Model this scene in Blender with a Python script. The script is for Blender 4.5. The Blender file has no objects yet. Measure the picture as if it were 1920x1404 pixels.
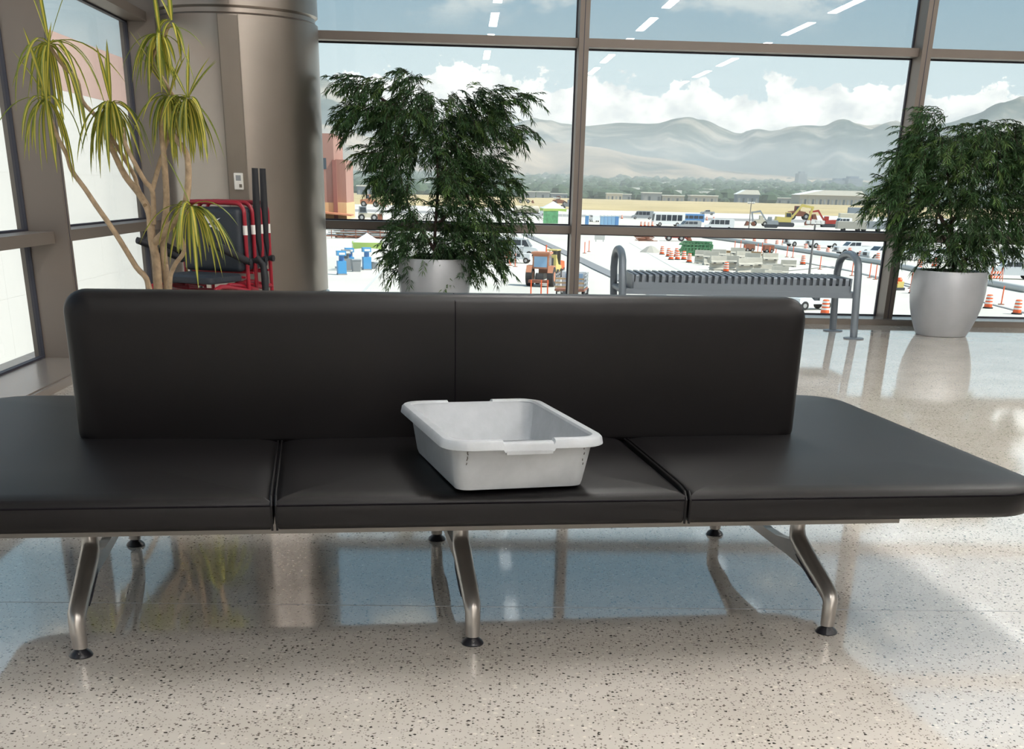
import bpy, bmesh, math, random
from mathutils import Vector, Matrix
random.seed(7)
sc = bpy.context.scene
COL = sc.collection
R_ = math.radians

# ------------------------------------------------------------------ camera
F, CX, CY = 2222.0, 957.0, 1381.0          # focal length and principal point (the photo is the upper part of a portrait frame)
PITCH, ROLL, CAMH = R_(24.81), R_(1.40), 1.10
FW = Vector((0, math.cos(PITCH), -math.sin(PITCH)))
_r0 = Vector((1, 0, 0)); _u0 = _r0.cross(FW)
RV = math.cos(ROLL) * _r0 + math.sin(ROLL) * _u0
DV = math.sin(ROLL) * _r0 - math.cos(ROLL) * _u0
CPOS = Vector((0, 0, CAMH))
cam = bpy.data.cameras.new('camera'); co = bpy.data.objects.new('camera', cam); COL.objects.link(co)
co.matrix_world = Matrix(((RV.x, -DV.x, -FW.x, 0), (RV.y, -DV.y, -FW.y, 0), (RV.z, -DV.z, -FW.z, CAMH), (0, 0, 0, 1)))
cam.sensor_fit = 'HORIZONTAL'; cam.sensor_width = 36.0
cam.lens = 36.0 * F / 1920.0
cam.shift_x = (960 - CX) / 1920.0; cam.shift_y = (CY - 702) / 1920.0
cam.clip_start = 0.05; cam.clip_end = 40000
sc.camera = co

# ------------------------------------------------------------------ node helper
class NT:
    def __init__(s, tree): s.t = tree; s.n = tree.nodes; s.l = tree.links
    def new(s, typ, **kw):
        n = s.n.new(typ)
        for k, v in kw.items(): setattr(n, k, v)
        return n
    def put(s, sock, v):
        if isinstance(v, bpy.types.NodeSocket): s.l.new(v, sock)
        elif v is not None:
            if hasattr(sock.default_value, '__len__') and not hasattr(v, '__len__'): v = (v,) * len(sock.default_value)
            if hasattr(sock.default_value, '__len__') and len(sock.default_value) == 4 and len(v) == 3: v = (*v, 1)
            sock.default_value = v
    def m(s, op, a, b=None, c=None, clamp=False):
        n = s.new('ShaderNodeMath', operation=op, use_clamp=clamp)
        for i, v in enumerate((a, b, c)):
            if v is not None: s.put(n.inputs[i], v)
        return n.outputs[0]
    def noise(s, vec, scale, detail=3, rough=.55, w=None):
        n = s.new('ShaderNodeTexNoise')
        if w is not None: n.noise_dimensions = '4D'; s.put(n.inputs['W'], w)
        s.put(n.inputs['Vector'], vec); s.put(n.inputs['Scale'], scale); s.put(n.inputs['Detail'], detail); s.put(n.inputs['Roughness'], rough)
        return n.outputs[0]
    def ss(s, x, lo, hi):
        n = s.new('ShaderNodeMapRange', interpolation_type='SMOOTHSTEP')
        s.put(n.inputs[0], x); s.put(n.inputs[1], lo); s.put(n.inputs[2], hi); return n.outputs[0]
    def mix(s, f, a, b):
        n = s.new('ShaderNodeMix', data_type='RGBA')
        s.put(n.inputs[0], f); s.put(n.inputs[6], a); s.put(n.inputs[7], b); return n.outputs[2]
    def ramp(s, f, stops):
        n = s.new('ShaderNodeValToRGB'); e = n.color_ramp.elements
        while len(e) < len(stops): e.new(.5)
        for el, (p, c) in zip(e, stops): el.position = p; el.color = (*c, 1)
        s.put(n.inputs[0], f); return n.outputs[0]
    def comb(s, x, y, z):
        n = s.new('ShaderNodeCombineXYZ')
        for i, v in enumerate((x, y, z)): s.put(n.inputs[i], v)
        return n.outputs[0]

# ------------------------------------------------------------------ world: pale blue summer sky, cumulus bank low over the mountains, scattered clouds higher
SKY_STRENGTH = 1.0
world = bpy.data.worlds.new('sky'); sc.world = world; world.use_nodes = True
w = NT(world.node_tree); w.n.clear()
tc = w.new('ShaderNodeTexCoord'); sp = w.new('ShaderNodeSeparateXYZ'); w.l.new(tc.outputs['Generated'], sp.inputs[0])
dx, dy, dz = sp.outputs
az = w.m('ARCTAN2', dx, dy)
zc = w.m('MAXIMUM', dz, 0.0)
sky = w.ramp(zc, [(0, (.70, .79, .82)), (.09, (.54, .66, .70)), (.135, (.43, .585, .67)), (.25, (.41, .58, .69)), (.5, (.34, .53, .70)), (1, (.24, .42, .64))])
p2 = w.comb(az, w.m('MULTIPLY', dz, 1.35), 0.0)
big = w.noise(w.comb(az, 0.0, 3.3), 5.5, 3, .6)
puff = w.noise(p2, 26, 5, .62)
top = w.m('ADD', w.m('MULTIPLY_ADD', big, .050, .046), w.m('MULTIPLY_ADD', puff, .085, -.0425))
bank = w.ss(w.m('SUBTRACT', top, dz), -.0005, .003)
hi = w.noise(w.comb(w.m('ADD', az, .37), w.m('MULTIPLY', dz, 2.2), 7.1), 4.6, 6, .60)
gx = w.m('DIVIDE', w.m('SUBTRACT', az, .37), .15); gz = w.m('DIVIDE', w.m('SUBTRACT', dz, .150), .045)
hi = w.m('MULTIPLY_ADD', w.m('EXPONENT', w.m('MULTIPLY', w.m('ADD', w.m('MULTIPLY', gx, gx), w.m('MULTIPLY', gz, gz)), -1.0)), .13, hi)   # one larger cloud high on the right
hi2 = w.m('MULTIPLY', w.ss(hi, .565, .63), w.ss(dz, .10, .125))
shade = w.noise(p2, 34, 5, .6, )
ccol = w.ramp(shade, [(.36, (.74, .76, .765)), (.48, (.98, .97, .93)), (.62, (1.22, 1.2, 1.13))])
c1 = w.mix(hi2, sky, w.ramp(hi, [(.56, (.70, .75, .77)), (.64, (1.0, .98, .92)), (.76, (.76, .78, .78))]))
c2 = w.mix(bank, c1, ccol)
bg = w.new('ShaderNodeBackground'); w.put(bg.inputs[0], c2); bg.inputs[1].default_value = SKY_STRENGTH
wo = w.new('ShaderNodeOutputWorld'); w.l.new(bg.outputs[0], wo.inputs[0])

# ------------------------------------------------------------------ sun (high, from the right, slightly behind the room's roof) and exposure
sun = bpy.data.lights.new('sun_offscreen', 'SUN'); sun.energy = 5.2; sun.angle = R_(.6); sun.color = (1, .955, .87)
so = bpy.data.objects.new('sun_offscreen', sun); COL.objects.link(so)
so.rotation_euler = Vector((-math.cos(R_(52)) * .97, math.cos(R_(52)) * .24, -math.sin(R_(52)))).to_track_quat('-Z', 'Y').to_euler()
vs = sc.view_settings
vs.view_transform = 'Standard'; vs.look = 'None'; vs.gamma = 1.0; vs.use_curve_mapping = False
vs.exposure = 0.42
LAMP = 48.0                                   # radiance of the ceiling's linear lamps
cy = sc.cycles
cy.max_bounces = 10; cy.diffuse_bounces = 5; cy.glossy_bounces = 4; cy.transparent_max_bounces = 16; cy.volume_bounces = 0
cy.caustics_reflective = False; cy.caustics_refractive = False; cy.sample_clamp_indirect = 6.0; cy.use_denoising = True

# ------------------------------------------------------------------ materials
MATS = {}
def mat(name, col, rough=.5, metal=0.0, var=0.0, vscale=8.0, ior=1.5, bump=0.0, bscale=60.0, emit=None, trans=0.0):
    m = bpy.data.materials.new(name); m.use_nodes = True; n = NT(m.node_tree)
    b = n.n['Principled BSDF']; c = (*col, 1)
    b.inputs['Roughness'].default_value = rough; b.inputs['Metallic'].default_value = metal; b.inputs['IOR'].default_value = ior
    b.inputs['Base Color'].default_value = c
    tcn = n.new('ShaderNodeTexCoord')
    if var:
        f = n.noise(tcn.outputs['Object'], vscale, 4)
        lo = tuple(max(0, x * (1 - var)) for x in col); hi_ = tuple(min(1, x * (1 + var)) for x in col)
        n.put(b.inputs['Base Color'], n.ramp(f, [(.3, lo), (.7, hi_)]))
    if bump:
        bp = n.new('ShaderNodeBump'); bp.inputs['Strength'].default_value = bump; bp.inputs['Distance'].default_value = .01
        n.put(bp.inputs['Height'], n.noise(tcn.outputs['Object'], bscale, 4)); n.l.new(bp.outputs[0], b.inputs['Normal'])
    if emit: b.inputs['Emission Color'].default_value = (*col, 1); b.inputs['Emission Strength'].default_value = emit
    if trans:
        tr = n.new('ShaderNodeBsdfTranslucent'); tr.inputs[0].default_value = tuple(min(1, x * 1.6) for x in col) + (1,)
        mx = n.new('ShaderNodeMixShader'); mx.inputs[0].default_value = trans
        n.l.new(b.outputs[0], mx.inputs[1]); n.l.new(tr.outputs[0], mx.inputs[2]); n.l.new(mx.outputs[0], n.n['Material Output'].inputs[0])
    MATS[name] = m; return m
def glass(name, tint, ior=1.45, rough=0.0):
    m = bpy.data.materials.new(name); m.use_nodes = True; n = NT(m.node_tree); n.n.clear()
    ge = n.new('ShaderNodeNewGeometry'); dt = n.new('ShaderNodeVectorMath', operation='DOT_PRODUCT')
    n.l.new(ge.outputs['Normal'], dt.inputs[0]); n.l.new(ge.outputs['Incoming'], dt.inputs[1])
    f0 = ((ior - 1) / (ior + 1)) ** 2          # Schlick reflectance, the same on both faces of the pane
    fr = n.m('MULTIPLY_ADD', n.m('POWER', n.m('SUBTRACT', 1.0, n.m('ABSOLUTE', dt.outputs['Value'])), 5.0), 1 - f0, f0)
    tr = n.new('ShaderNodeBsdfTransparent'); tr.inputs[0].default_value = (*tint, 1)
    gl = n.new('ShaderNodeBsdfGlossy'); gl.inputs[1].default_value = rough
    mx = n.new('ShaderNodeMixShader'); n.l.new(fr, mx.inputs[0]); n.l.new(tr.outputs[0], mx.inputs[1]); n.l.new(gl.outputs[0], mx.inputs[2])
    o = n.new('ShaderNodeOutputMaterial'); n.l.new(mx.outputs[0], o.inputs[0]); MATS[name] = m; return m

mat('leather', (.0034, .0027, .0032), .42, ior=1.34, var=.25, vscale=3, bump=.03, bscale=420)
mat('piping', (.004, .003, .005), .8, ior=1.2)
mat('alu', (.40, .375, .35), .32, .75, var=.06)
mat('alu_pol', (.42, .40, .38), .22, .9)
mat('beam', (.22, .205, .19), .4, .5)
mat('rubber', (.012, .012, .016), .35)
mat('screw', (.6, .6, .6), .3, 1)
mat('tray', (.365, .385, .405), .38, var=.10, vscale=14, bump=.05, bscale=90)
mat('scuff', (.07, .06, .05), .7)
mat('frame', (.18, .15, .128), .45, .2)
mat('curb', (.26, .225, .195), .25, .2)
mat('gasket', (.03, .03, .045), .6)
mat('column', (.30, .262, .232), .28, .85, var=.04, vscale=3)
mat('column_groove', (.16, .14, .115), .4, .4)
mat('column_base', (.55, .54, .52), .25, .5)
mat('box_white', (.72, .70, .66), .4)
mat('ceiling', (.72, .70, .66), .8)
mat('wall', (.62, .58, .52), .75)
mat('lamp', (1.0, .98, .95), .5, emit=LAMP)
mat('lamp_case', (.5, .5, .5), .4, .5)
mat('bark', (.36, .26, .165), .75, var=.25, vscale=30, bump=.5, bscale=60)
mat('leaf_green', (.16, .20, .028), .45, var=.2, vscale=5, trans=.3)
mat('leaf_yellow', (.52, .44, .07), .45, var=.15, vscale=5, trans=.3)
mat('soil', (.05, .035, .025), .95, var=.4, vscale=40)
mat('pot', (.41, .425, .45), .36, .35, var=.04)
mat('podo', (.034, .082, .025), .5, var=.5, vscale=2.5, trans=.15)
mat('podo_light', (.08, .145, .035), .5, var=.3, vscale=3, trans=.2)
mat('podo_bark', (.05, .03, .025), .85)
mat('steel_bench', (.17, .20, .235), .40, .3)
mat('red', (.28, .010, .022), .28)
mat('blackpad', (.018, .024, .034), .55, bump=.15, bscale=50)
mat('foam', (.012, .013, .017), .65)
mat('whiteprint', (.75, .75, .78), .5)
mat('label_white', (.75, .73, .7), .5)
glass('glass', (.95, .97, .965), 1.42)
glass('glass_tint', (.74, .79, .81), 1.42)
# outdoors
mat('concrete', (.53, .505, .455), .9, var=.10, vscale=.05)
mat('kerb', (.20, .20, .21), .9); mat('kerb_light', (.45, .45, .44), .9)
mat('field', (.44, .34, .175), .95, var=.18, vscale=.02)
mat('runway', (.55, .52, .48), .9); mat('asphalt', (.26, .25, .245), .9, var=.15, vscale=.05)
mat('orange', (.80, .115, .025), .5); mat('stripe', (.75, .72, .68), .5); mat('orange_dim', (.55, .13, .05), .6)
mat('carwhite', (.70, .71, .72), .3); mat('cardark', (.045, .05, .06), .3); mat('carglass', (.035, .045, .06), .08); mat('tyre', (.02, .02, .022), .8)
mat('hub', (.45, .45, .46), .3, .8); mat('carsilver', (.33, .35, .37), .3, .4); mat('carred', (.35, .04, .03), .4); mat('carblue', (.10, .25, .50), .4)
mat('blue', (.07, .29, .56), .45); mat('bin', (.25, .26, .27), .6); mat('bluelight', (.25, .42, .60), .5)
mat('tentgreen', (.45, .58, .16), .7, trans=.2); mat('tentwhite', (.8, .8, .78), .7, trans=.2)
mat('green', (.10, .30, .14), .6, var=.3, vscale=1.5); mat('blockconc', (.46, .43, .37), .9, var=.15, vscale=.8)
mat('timber', (.36, .23, .12), .85, var=.2, vscale=2); mat('yellow', (.58, .46, .14), .45); mat('tractor', (.48, .19, .10), .5); mat('rust', (.24, .09, .055), .8)
mat('terracotta', (.36, .20, .165), .85, var=.06, vscale=.1); mat('terracotta_dark', (.28, .115, .095), .85); mat('buff', (.62, .42, .23), .85)
mat('pinkclad', (.50, .33, .29), .7, var=.03, vscale=.2); mat('pale_glare_clad', (.66, .645, .63), .6); mat('joint', (.45, .42, .40), .8)
mat('roofwhite', (.78, .77, .74), .6); mat('shed', (.26, .28, .30), .8); mat('shed_tan', (.36, .34, .30), .8); mat('tower', (.13, .17, .23), .6); mat('tower_pale', (.22, .25, .28), .6)
mat('tree', (.045, .075, .04), .95, var=.35, vscale=.02); mat('pole', (.16, .15, .15), .6); mat('beige', (.55, .50, .40), .7)
mat('window_dark', (.06, .08, .10), .2)

def terrazzo():
    m = bpy.data.materials.new('terrazzo'); m.use_nodes = True; n = NT(m.node_tree); b = n.n['Principled BSDF']
    tcn = n.new('ShaderNodeTexCoord'); v = tcn.outputs['Object']
    wob = n.new('ShaderNodeVectorMath', operation='MULTIPLY_ADD')
    nz = n.new('ShaderNodeTexNoise'); n.put(nz.inputs['Vector'], v); nz.inputs['Scale'].default_value = 190; nz.inputs['Detail'].default_value = 2
    n.l.new(nz.outputs['Color'], wob.inputs[0]); wob.inputs[1].default_value = (.009, .009, 0); n.l.new(v, wob.inputs[2])
    def chips(scale, thr, size):
        vo = n.new('ShaderNodeTexVoronoi'); vo.inputs['Scale'].default_value = scale; n.l.new(wob.outputs[0], vo.inputs['Vector'])
        s = n.new('ShaderNodeSeparateColor'); n.l.new(vo.outputs['Color'], s.inputs[0])
        pick = n.m('GREATER_THAN', s.outputs[0], thr)
        sz = n.m('MULTIPLY_ADD', s.outputs[1], size * .6, size * .6)
        return n.m('MULTIPLY', pick, n.ss(vo.outputs['Distance'], sz, n.m('MULTIPLY', sz, .8))), s.outputs[2]
    a, r1 = chips(88, .64, .34); c, r2 = chips(160, .60, .37); d, r3 = chips(70, .80, .40)
    cloud = n.noise(v, 3.0, 3)
    base = n.ramp(cloud, [(.3, (.53, .49, .44)), (.7, (.60, .56, .51))])
    x = n.mix(d, base, (.70, .66, .58))
    x = n.mix(n.m('MULTIPLY', c, .85), x, (.15, .13, .11))
    x = n.mix(a, x, n.ramp(r1, [(.35, (.025, .02, .017)), (.8, (.14, .12, .10))]))
    n.put(b.inputs['Base Color'], x)
    b.inputs['Roughness'].default_value = .05; b.inputs['IOR'].default_value = 2.25
    MATS['terrazzo'] = m
terrazzo()

# ------------------------------------------------------------------ mesh builder
class MB:
    def __init__(s): s.v = []; s.f = []; s.mi = []; s.cur = 0
    def add(s, vs_, fs):
        o = len(s.v); s.v += [tuple(p) for p in vs_]; s.f += [tuple(i + o for i in f) for f in fs]; s.mi += [s.cur] * len(fs); return s
    def box(s, lo, hi, M=None):
        x0, y0, z0 = lo; x1, y1, z1 = hi
        p = [Vector(q) for q in ((x0, y0, z0), (x1, y0, z0), (x1, y1, z0), (x0, y1, z0), (x0, y0, z1), (x1, y0, z1), (x1, y1, z1), (x0, y1, z1))]
        if M is not None: p = [M @ q for q in p]
        return s.add(p, [(0, 3, 2, 1), (4, 5, 6, 7), (0, 1, 5, 4), (1, 2, 6, 5), (2, 3, 7, 6), (3, 0, 4, 7)])
    def prism(s, pts, a, b, axis='y'):       # polygon in the plane across the axis, extruded a..b
        def q(p, t): return {'y': (p[0], t, p[1]), 'x': (t, p[0], p[1]), 'z': (p[0], p[1], t)}[axis]
        n = len(pts); vv = [q(p, a) for p in pts] + [q(p, b) for p in pts]
        return s.add(vv, [tuple(range(n))[::-1], tuple(range(n, 2 * n))] + [(i, (i + 1) % n, n + (i + 1) % n, n + i) for i in range(n)])
    def tube(s, path, r, n=10, cap=True, sy=1.0):
        P = [Vector(p) for p in path]; rr = r if hasattr(r, '__len__') else [r] * len(P)
        t0 = (P[1] - P[0]).normalized(); up = Vector((0, 0, 1)) if abs(t0.z) < .9 else Vector((1, 0, 0))
        a = t0.cross(up).normalized(); rings = []
        for i, p in enumerate(P):
            t = ((P[min(i + 1, len(P) - 1)] - p).normalized() + (p - P[max(i - 1, 0)]).normalized())
            t = t.normalized() if t.length > 1e-6 else t0
            a = (a - t * a.dot(t)).normalized(); b = t.cross(a)
            rings.append([p + (a * math.cos(k * 2 * math.pi / n) + b * sy * math.sin(k * 2 * math.pi / n)) * rr[i] for k in range(n)])
        vv = [q for ring in rings for q in ring]; ff = []
        for i in range(len(P) - 1):
            for k in range(n): ff.append((i * n + k, i * n + (k + 1) % n, (i + 1) * n + (k + 1) % n, (i + 1) * n + k))
        if cap: ff += [tuple(range(n))[::-1], tuple(range((len(P) - 1) * n, len(P) * n))]
        return s.add(vv, ff)
    def lathe(s, prof, n=24, c=(0, 0, 0), a0=0, a1=2 * math.pi):
        full = abs(a1 - a0 - 2 * math.pi) < 1e-6; m = n if full else n + 1; vv = []; ff = []
        for (r, z) in prof:
            for k in range(m):
                a = a0 + (a1 - a0) * k / n; vv.append((c[0] + r * math.cos(a), c[1] + r * math.sin(a), c[2] + z))
        for i in range(len(prof) - 1):
            for k in range(n if full else m - 1):
                k2 = (k + 1) % m; ff.append((i * m + k, i * m + k2, (i + 1) * m + k2, (i + 1) * m + k))
        if full:
            if prof[0][0] > 1e-4: ff.append(tuple(range(m))[::-1])
            if prof[-1][0] > 1e-4: ff.append(tuple(range((len(prof) - 1) * m, len(prof) * m)))
        return s.add(vv, ff)
    def loft(s, rings, cap=True, loop=True):
        n = len(rings[0]); vv = [q for r in rings for q in r]; ff = []
        for i in range(len(rings) - 1):
            for k in range(n): ff.append((i * n + k, i * n + (k + 1) % n, (i + 1) * n + (k + 1) % n, (i + 1) * n + k))
        if cap: ff += [tuple(range(n))[::-1], tuple(range((len(rings) - 1) * n, len(rings) * n))]
        return s.add(vv, ff)
def rrect(x0, x1, y0, y1, rad, seg=6):      # rounded rectangle outline, rad = one radius or four (x0y0, x1y0, x1y1, x0y1)
    rad = rad if hasattr(rad, '__len__') else (rad,) * 4; out = []
    for (cx_, cy_, sx, sy, a), r in zip(((x0, y0, 1, 1, 180), (x1, y0, -1, 1, 270), (x1, y1, -1, -1, 0), (x0, y1, 1, -1, 90)), rad):
        r = max(r, 1e-4)
        for k in range(seg + 1):
            t = R_(a + 90 * k / seg); out.append((cx_ + sx * r + r * math.cos(t), cy_ + sy * r + r * math.sin(t)))
    return out
def cushion(x0, x1, y0, y1, prof, rad, seg=6, split=None):   # prof: (inset, z)
    mb = MB(); rad = rad if hasattr(rad, '__len__') else (rad,) * 4
    rings = [[(px, py, z) for px, py in rrect(x0 + i, x1 - i, y0 + i, y1 - i, [max(r - i, .002) for r in rad], seg)] for i, z in prof]
    if split is None: mb.loft(rings); return mb
    n = len(rings[0]); mb.loft(rings[:split + 1], cap=False); mb.add(rings[0], [tuple(range(n))[::-1]])   # sides
    mb.cur = 1; mb.loft(rings[split:], cap=False); mb.add(rings[-1], [tuple(range(n))]); return mb       # top

def obj(name, mb, mats, parent=None, smooth=None, loc=None, rz=None, weld=False):
    me = bpy.data.meshes.new(name); me.from_pydata(mb.v, [], mb.f)
    for mm in ([mats] if isinstance(mats, str) else mats): me.materials.append(MATS[mm])
    if any(mb.mi): me.polygons.foreach_set('material_index', mb.mi)
    bm = bmesh.new(); bm.from_mesh(me); bmesh.ops.remove_doubles(bm, verts=bm.verts, dist=1e-6) if weld else None; bmesh.ops.recalc_face_normals(bm, faces=bm.faces); bm.to_mesh(me); bm.free()
    if smooth:
        me.polygons.foreach_set('use_smooth', [True] * len(me.polygons))
        me.set_sharp_from_angle(angle=R_(smooth))
    o = bpy.data.objects.new(name, me); COL.objects.link(o)
    if parent: o.parent = parent
    if loc is not None: o.location = loc
    if rz is not None: o.rotation_euler = (0, 0, rz)
    return o
def tag(o, label=None, cat=None, group=None, kind=None):
    for k, v in (('label', label), ('category', cat), ('group', group), ('kind', kind)):
        if v: o[k] = v
    return o
def thing(name, label, cat, loc=(0, 0, 0), rz=0, group=None):
    o = bpy.data.objects.new(name, None); COL.objects.link(o); o.location = loc; o.rotation_euler = (0, 0, rz); o.empty_display_size = .1
    return tag(o, label, cat, group)
def struct(name, mb, m, label=None, parent=None, smooth=None):
    o = obj(name, mb, m, parent, smooth)
    if not parent: tag(o, label, None, None, 'structure')
    return o
def dup(root, loc, rz, label=None, group=None):
    def cp(o, par):
        c = o.copy(); COL.objects.link(c); c.parent = par
        for ch in o.children: cp(ch, c)
        return c
    r = cp(root, None); r.location = loc; r.rotation_euler = (0, 0, rz)
    if label: r['label'] = label
    if group: r['group'] = group
    return r
def ray(px, py): return FW * F + RV * (px - CX) + DV * (py - CY)
def onz(px, py, z): d = ray(px, py); return CPOS + d * ((z - CAMH) / d.z)
TZ = -7.0                                    # level of the tarmac below the concourse floor
def G(px, py): p = onz(px, py, TZ); return Vector((p.x, p.y, TZ))
def onY(px, py, Y): d = ray(px, py); return CPOS + d * (Y / d.y)
class Frame:
    def __init__(s, o, deg): s.o = Vector((o[0], o[1], 0)); s.a = R_(deg); s.u = Vector((math.cos(s.a), math.sin(s.a), 0)); s.v = Vector((-math.sin(s.a), math.cos(s.a), 0)); s.M = Matrix.Translation(s.o) @ Matrix.Rotation(s.a, 4, 'Z')
    def p(s, u, v, z=0): return s.o + s.u * u + s.v * v + Vector((0, 0, z))
WF = Frame((2.750, 11.870), 2.8)             # window wall: u to the right, v outwards; kerb front at v = 0
LF = Frame((-2.621, 7.148), 2.8)             # left wall: u into the room, v away from the camera; kerb front at u = 0
BF = Frame((-0.107, 2.965), 9.1)             # long bench
CEIL = 5.0
#@SETTING
# ------------------------------------------------------------------ the room
def wbox(mb, F_, lo, hi): return mb.box(lo, hi, F_.M)
LU = -5.595                                   # u of the left kerb in the window wall's frame
struct('floor', wbox(MB(), WF, (LU - .45, -42, -.3), (24, .45, 0)), 'terrazzo', 'polished beige terrazzo floor with dark chips')
fl = bpy.data.objects['floor']
a, b = onz(300, 1131, 0), onz(1560, 1143, 0); d = (b - a).normalized(); nrm = Vector((-d.y, d.x, 0)) * .0022
mb = MB(); q0, q1 = a - d * 3, b + d * 3
mb.add([q0 - nrm, q1 - nrm, q1 + nrm, q0 + nrm, *(x + Vector((0, 0, .0006)) for x in (q0 - nrm, q1 - nrm, q1 + nrm, q0 + nrm))], [(0, 1, 5, 4), (1, 2, 6, 5), (2, 3, 7, 6), (3, 0, 4, 7), (4, 5, 6, 7)])
obj('divider_strip', mb, 'hub', fl)
struct('ceiling', wbox(MB(), WF, (LU - 1.2, -42.2, CEIL), (24.2, 1.2, CEIL + .35)), 'ceiling', 'flat pale ceiling')
struct('wall_rear', wbox(MB(), WF, (LU - .6, -42.2, -.3), (24.2, -42, CEIL)), 'wall', 'plain beige wall at the far end of the hall')
struct('wall_right', wbox(MB(), WF, (24, -42.2, -.3), (24.2, .5, CEIL)), 'wall', 'plain beige side wall')
struct('wall_left', wbox(MB(), LF, (-.5, -37.6, -.3), (-.3, -14.34, CEIL)), 'wall', 'plain beige wall beside the left windows')
# kerbs: shallow ledge under both glass walls
def kerb(name, F_, lo, hi, side, label):
    r = bpy.data.objects.new(name, None); COL.objects.link(r); tag(r, label, None, None, 'structure')
    obj('ledge', wbox(MB(), F_, lo, hi), 'curb', r)
    return r
k1 = kerb('trim_1', WF, (LU + .0, .03, -.1), (24, .55, .05), 0, 'low brown ledge under the window wall')
obj('ledge_face', wbox(MB(), WF, (LU + .4, .0, 0), (24, .03, .045)), 'curb', k1)
k2 = kerb('trim_2', LF, (-.55, -14.3, -.1), (-.02, 4.9, .05), 0, 'low taupe ledge under the left windows')
obj('ledge_face', wbox(MB(), LF, (-.02, -14.3, 0), (0, 4.5, .044)), 'curb', k2)
LEV = [(.0, .0), (.73, .797), (2.243, 2.31), (3.75, 3.815), (CEIL - .1, CEIL)]
def bay(name, F_, a, b, along, label, mull=True):
    # along 'u': window wall (outward = +v, glass at v .4); along 'v': left wall (outward = -u, glass at u -.4)
    r = bpy.data.objects.new(name, None); COL.objects.link(r); tag(r, label, None, None, 'structure')
    def bx(s0, s1, d0, d1, z0, z1):          # s along the wall, d = depth measured from the kerb front outwards
        return wbox(MB(), F_, (s0, d0, z0), (s1, d1, z1)) if along == 'u' else wbox(MB(), F_, (-d1, s0, z0), (-d0, s1, z1))
    w2 = .043
    if mull:
        m = obj('mullion', bx(a - w2, a + w2, .15, .45, .05, CEIL), 'frame', r)
        obj('joint_line', bx(a - .003, a + .003, .148, .152, .05, CEIL), 'gasket', m)
    for i, (z0, z1) in enumerate(LEV[1:4]):
        obj('rail', bx(a + w2 - .004, b - w2 + .004, .23, .45, z0, z1), 'frame', r)
    obj('head_rail', bx(a + w2, b - w2, .23, .45, CEIL - .1, CEIL), 'frame', r)
    zs = [(.05, .73), (.797, 2.243), (2.31, 3.75), (3.815, CEIL - .1)]
    for i, (z0, z1) in enumerate(zs):
        p = obj('pane', bx(a + w2, b - w2, .395, .413, z0, z1), 'glass' if i < 2 else 'glass_tint', r)
        g = MB()
        for s0, s1, c0, c1 in ((a + w2, b - w2, z0, z0 + .012), (a + w2, b - w2, z1 - .012, z1), (a + w2, a + w2 + .012, z0 + .012, z1 - .012), (b - w2 - .012, b - w2, z0 + .012, z1 - .012)):
            lo, hi = ((s0, .385, c0), (s1, .42, c1)) if along == 'u' else ((-.42, s0, c0), (-.385, s1, c1))
            g.box(lo, hi, F_.M)
        obj('gasket', g, 'gasket', p)
    return r
us = [-2.251 + 3.035 * k for k in range(-1, 9)] + [24.0]
wn = 0
for i in range(len(us) - 1):
    wn += 1; bay('window_%d' % wn, WF, us[i], us[i + 1], 'u', 'tall bay of the window wall in taupe aluminium framing')
vs_ = [.81 + 3.03 * k for k in range(-5, 2)] + [4.88]
for i in range(len(vs_) - 1):
    wn += 1; bay('window_%d' % wn, LF, vs_[i], vs_[i + 1], 'v', 'tall side window bay with deep taupe fins')
# ceiling lamps: rows of linear fixtures running away from the window wall
uc = (Vector((0, 0, 0)) - WF.o).dot(WF.u)
for ru in (.84, 4.71, 8.58):                     # the three rows whose reflections show in the glass
    for k in range(9):
        v0 = -3.2 - 4.4 * k
        t = thing('linear_lamp_offscreen', 'long slim white lamp set into the ceiling', 'lamp', WF.p(uc + ru, v0, CEIL + .002), WF.a, 'linear ceiling lamps in rows')
        obj('case', MB().box((-.12, -2.7, -.05), (.12, 0, 0)), 'lamp_case', t)
        obj('diffuser_offscreen', MB().box((-.10, -2.68, -.062), (.10, -.02, -.05)), 'lamp', t)
# column in the corner
CC = Vector((-2.375, 11.2, 0)); CR = .655
col = thing('column', 'massive round metal-clad column in the corner', 'column', CC, 0); tag(col, kind='structure')
del col['category']
obj('plinth', MB().lathe([(CR + .012, 0), (CR + .012, .235), (CR - .02, .235)], 64), 'column_base', col, 30)
obj('groove', MB().lathe([(CR - .03, .23), (CR - .03, .27)], 64), 'column', col, 30)
obj('lower_shaft', MB().lathe([(CR - .02, .245), (CR, .255), (CR, 2.27), (CR - .02, 2.285)], 64), 'column', col, 30)
obj('groove', MB().lathe([(CR - .022, 2.27), (CR - .022, 2.34)], 64), 'column', col, 30)
obj('upper_shaft', MB().lathe([(CR - .02, 2.315), (CR, 2.33), (CR, CEIL)], 64), 'column', col, 30)
def ang(px, py):                               # angle on the column where a pixel's ray meets it
    d = ray(px, py); ox, oy = -CC.x, -CC.y; A = d.x**2 + d.y**2; B = 2 * (ox * d.x + oy * d.y); C_ = ox * ox + oy * oy - CR * CR
    t = (-B - math.sqrt(max(0, B * B - 4 * A * C_))) / (2 * A); return math.atan2(oy + t * d.y, ox + t * d.x), CAMH + t * d.z
a0, a1 = ang(409, 60)[0], ang(447, 60)[0]
obj('access_panel', MB().lathe([(CR - .01, .26), (CR + .004, .262), (CR + .004, 2.262), (CR - .01, 2.268)], 1, a0=a0, a1=a1), 'column', col, 30)
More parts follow.
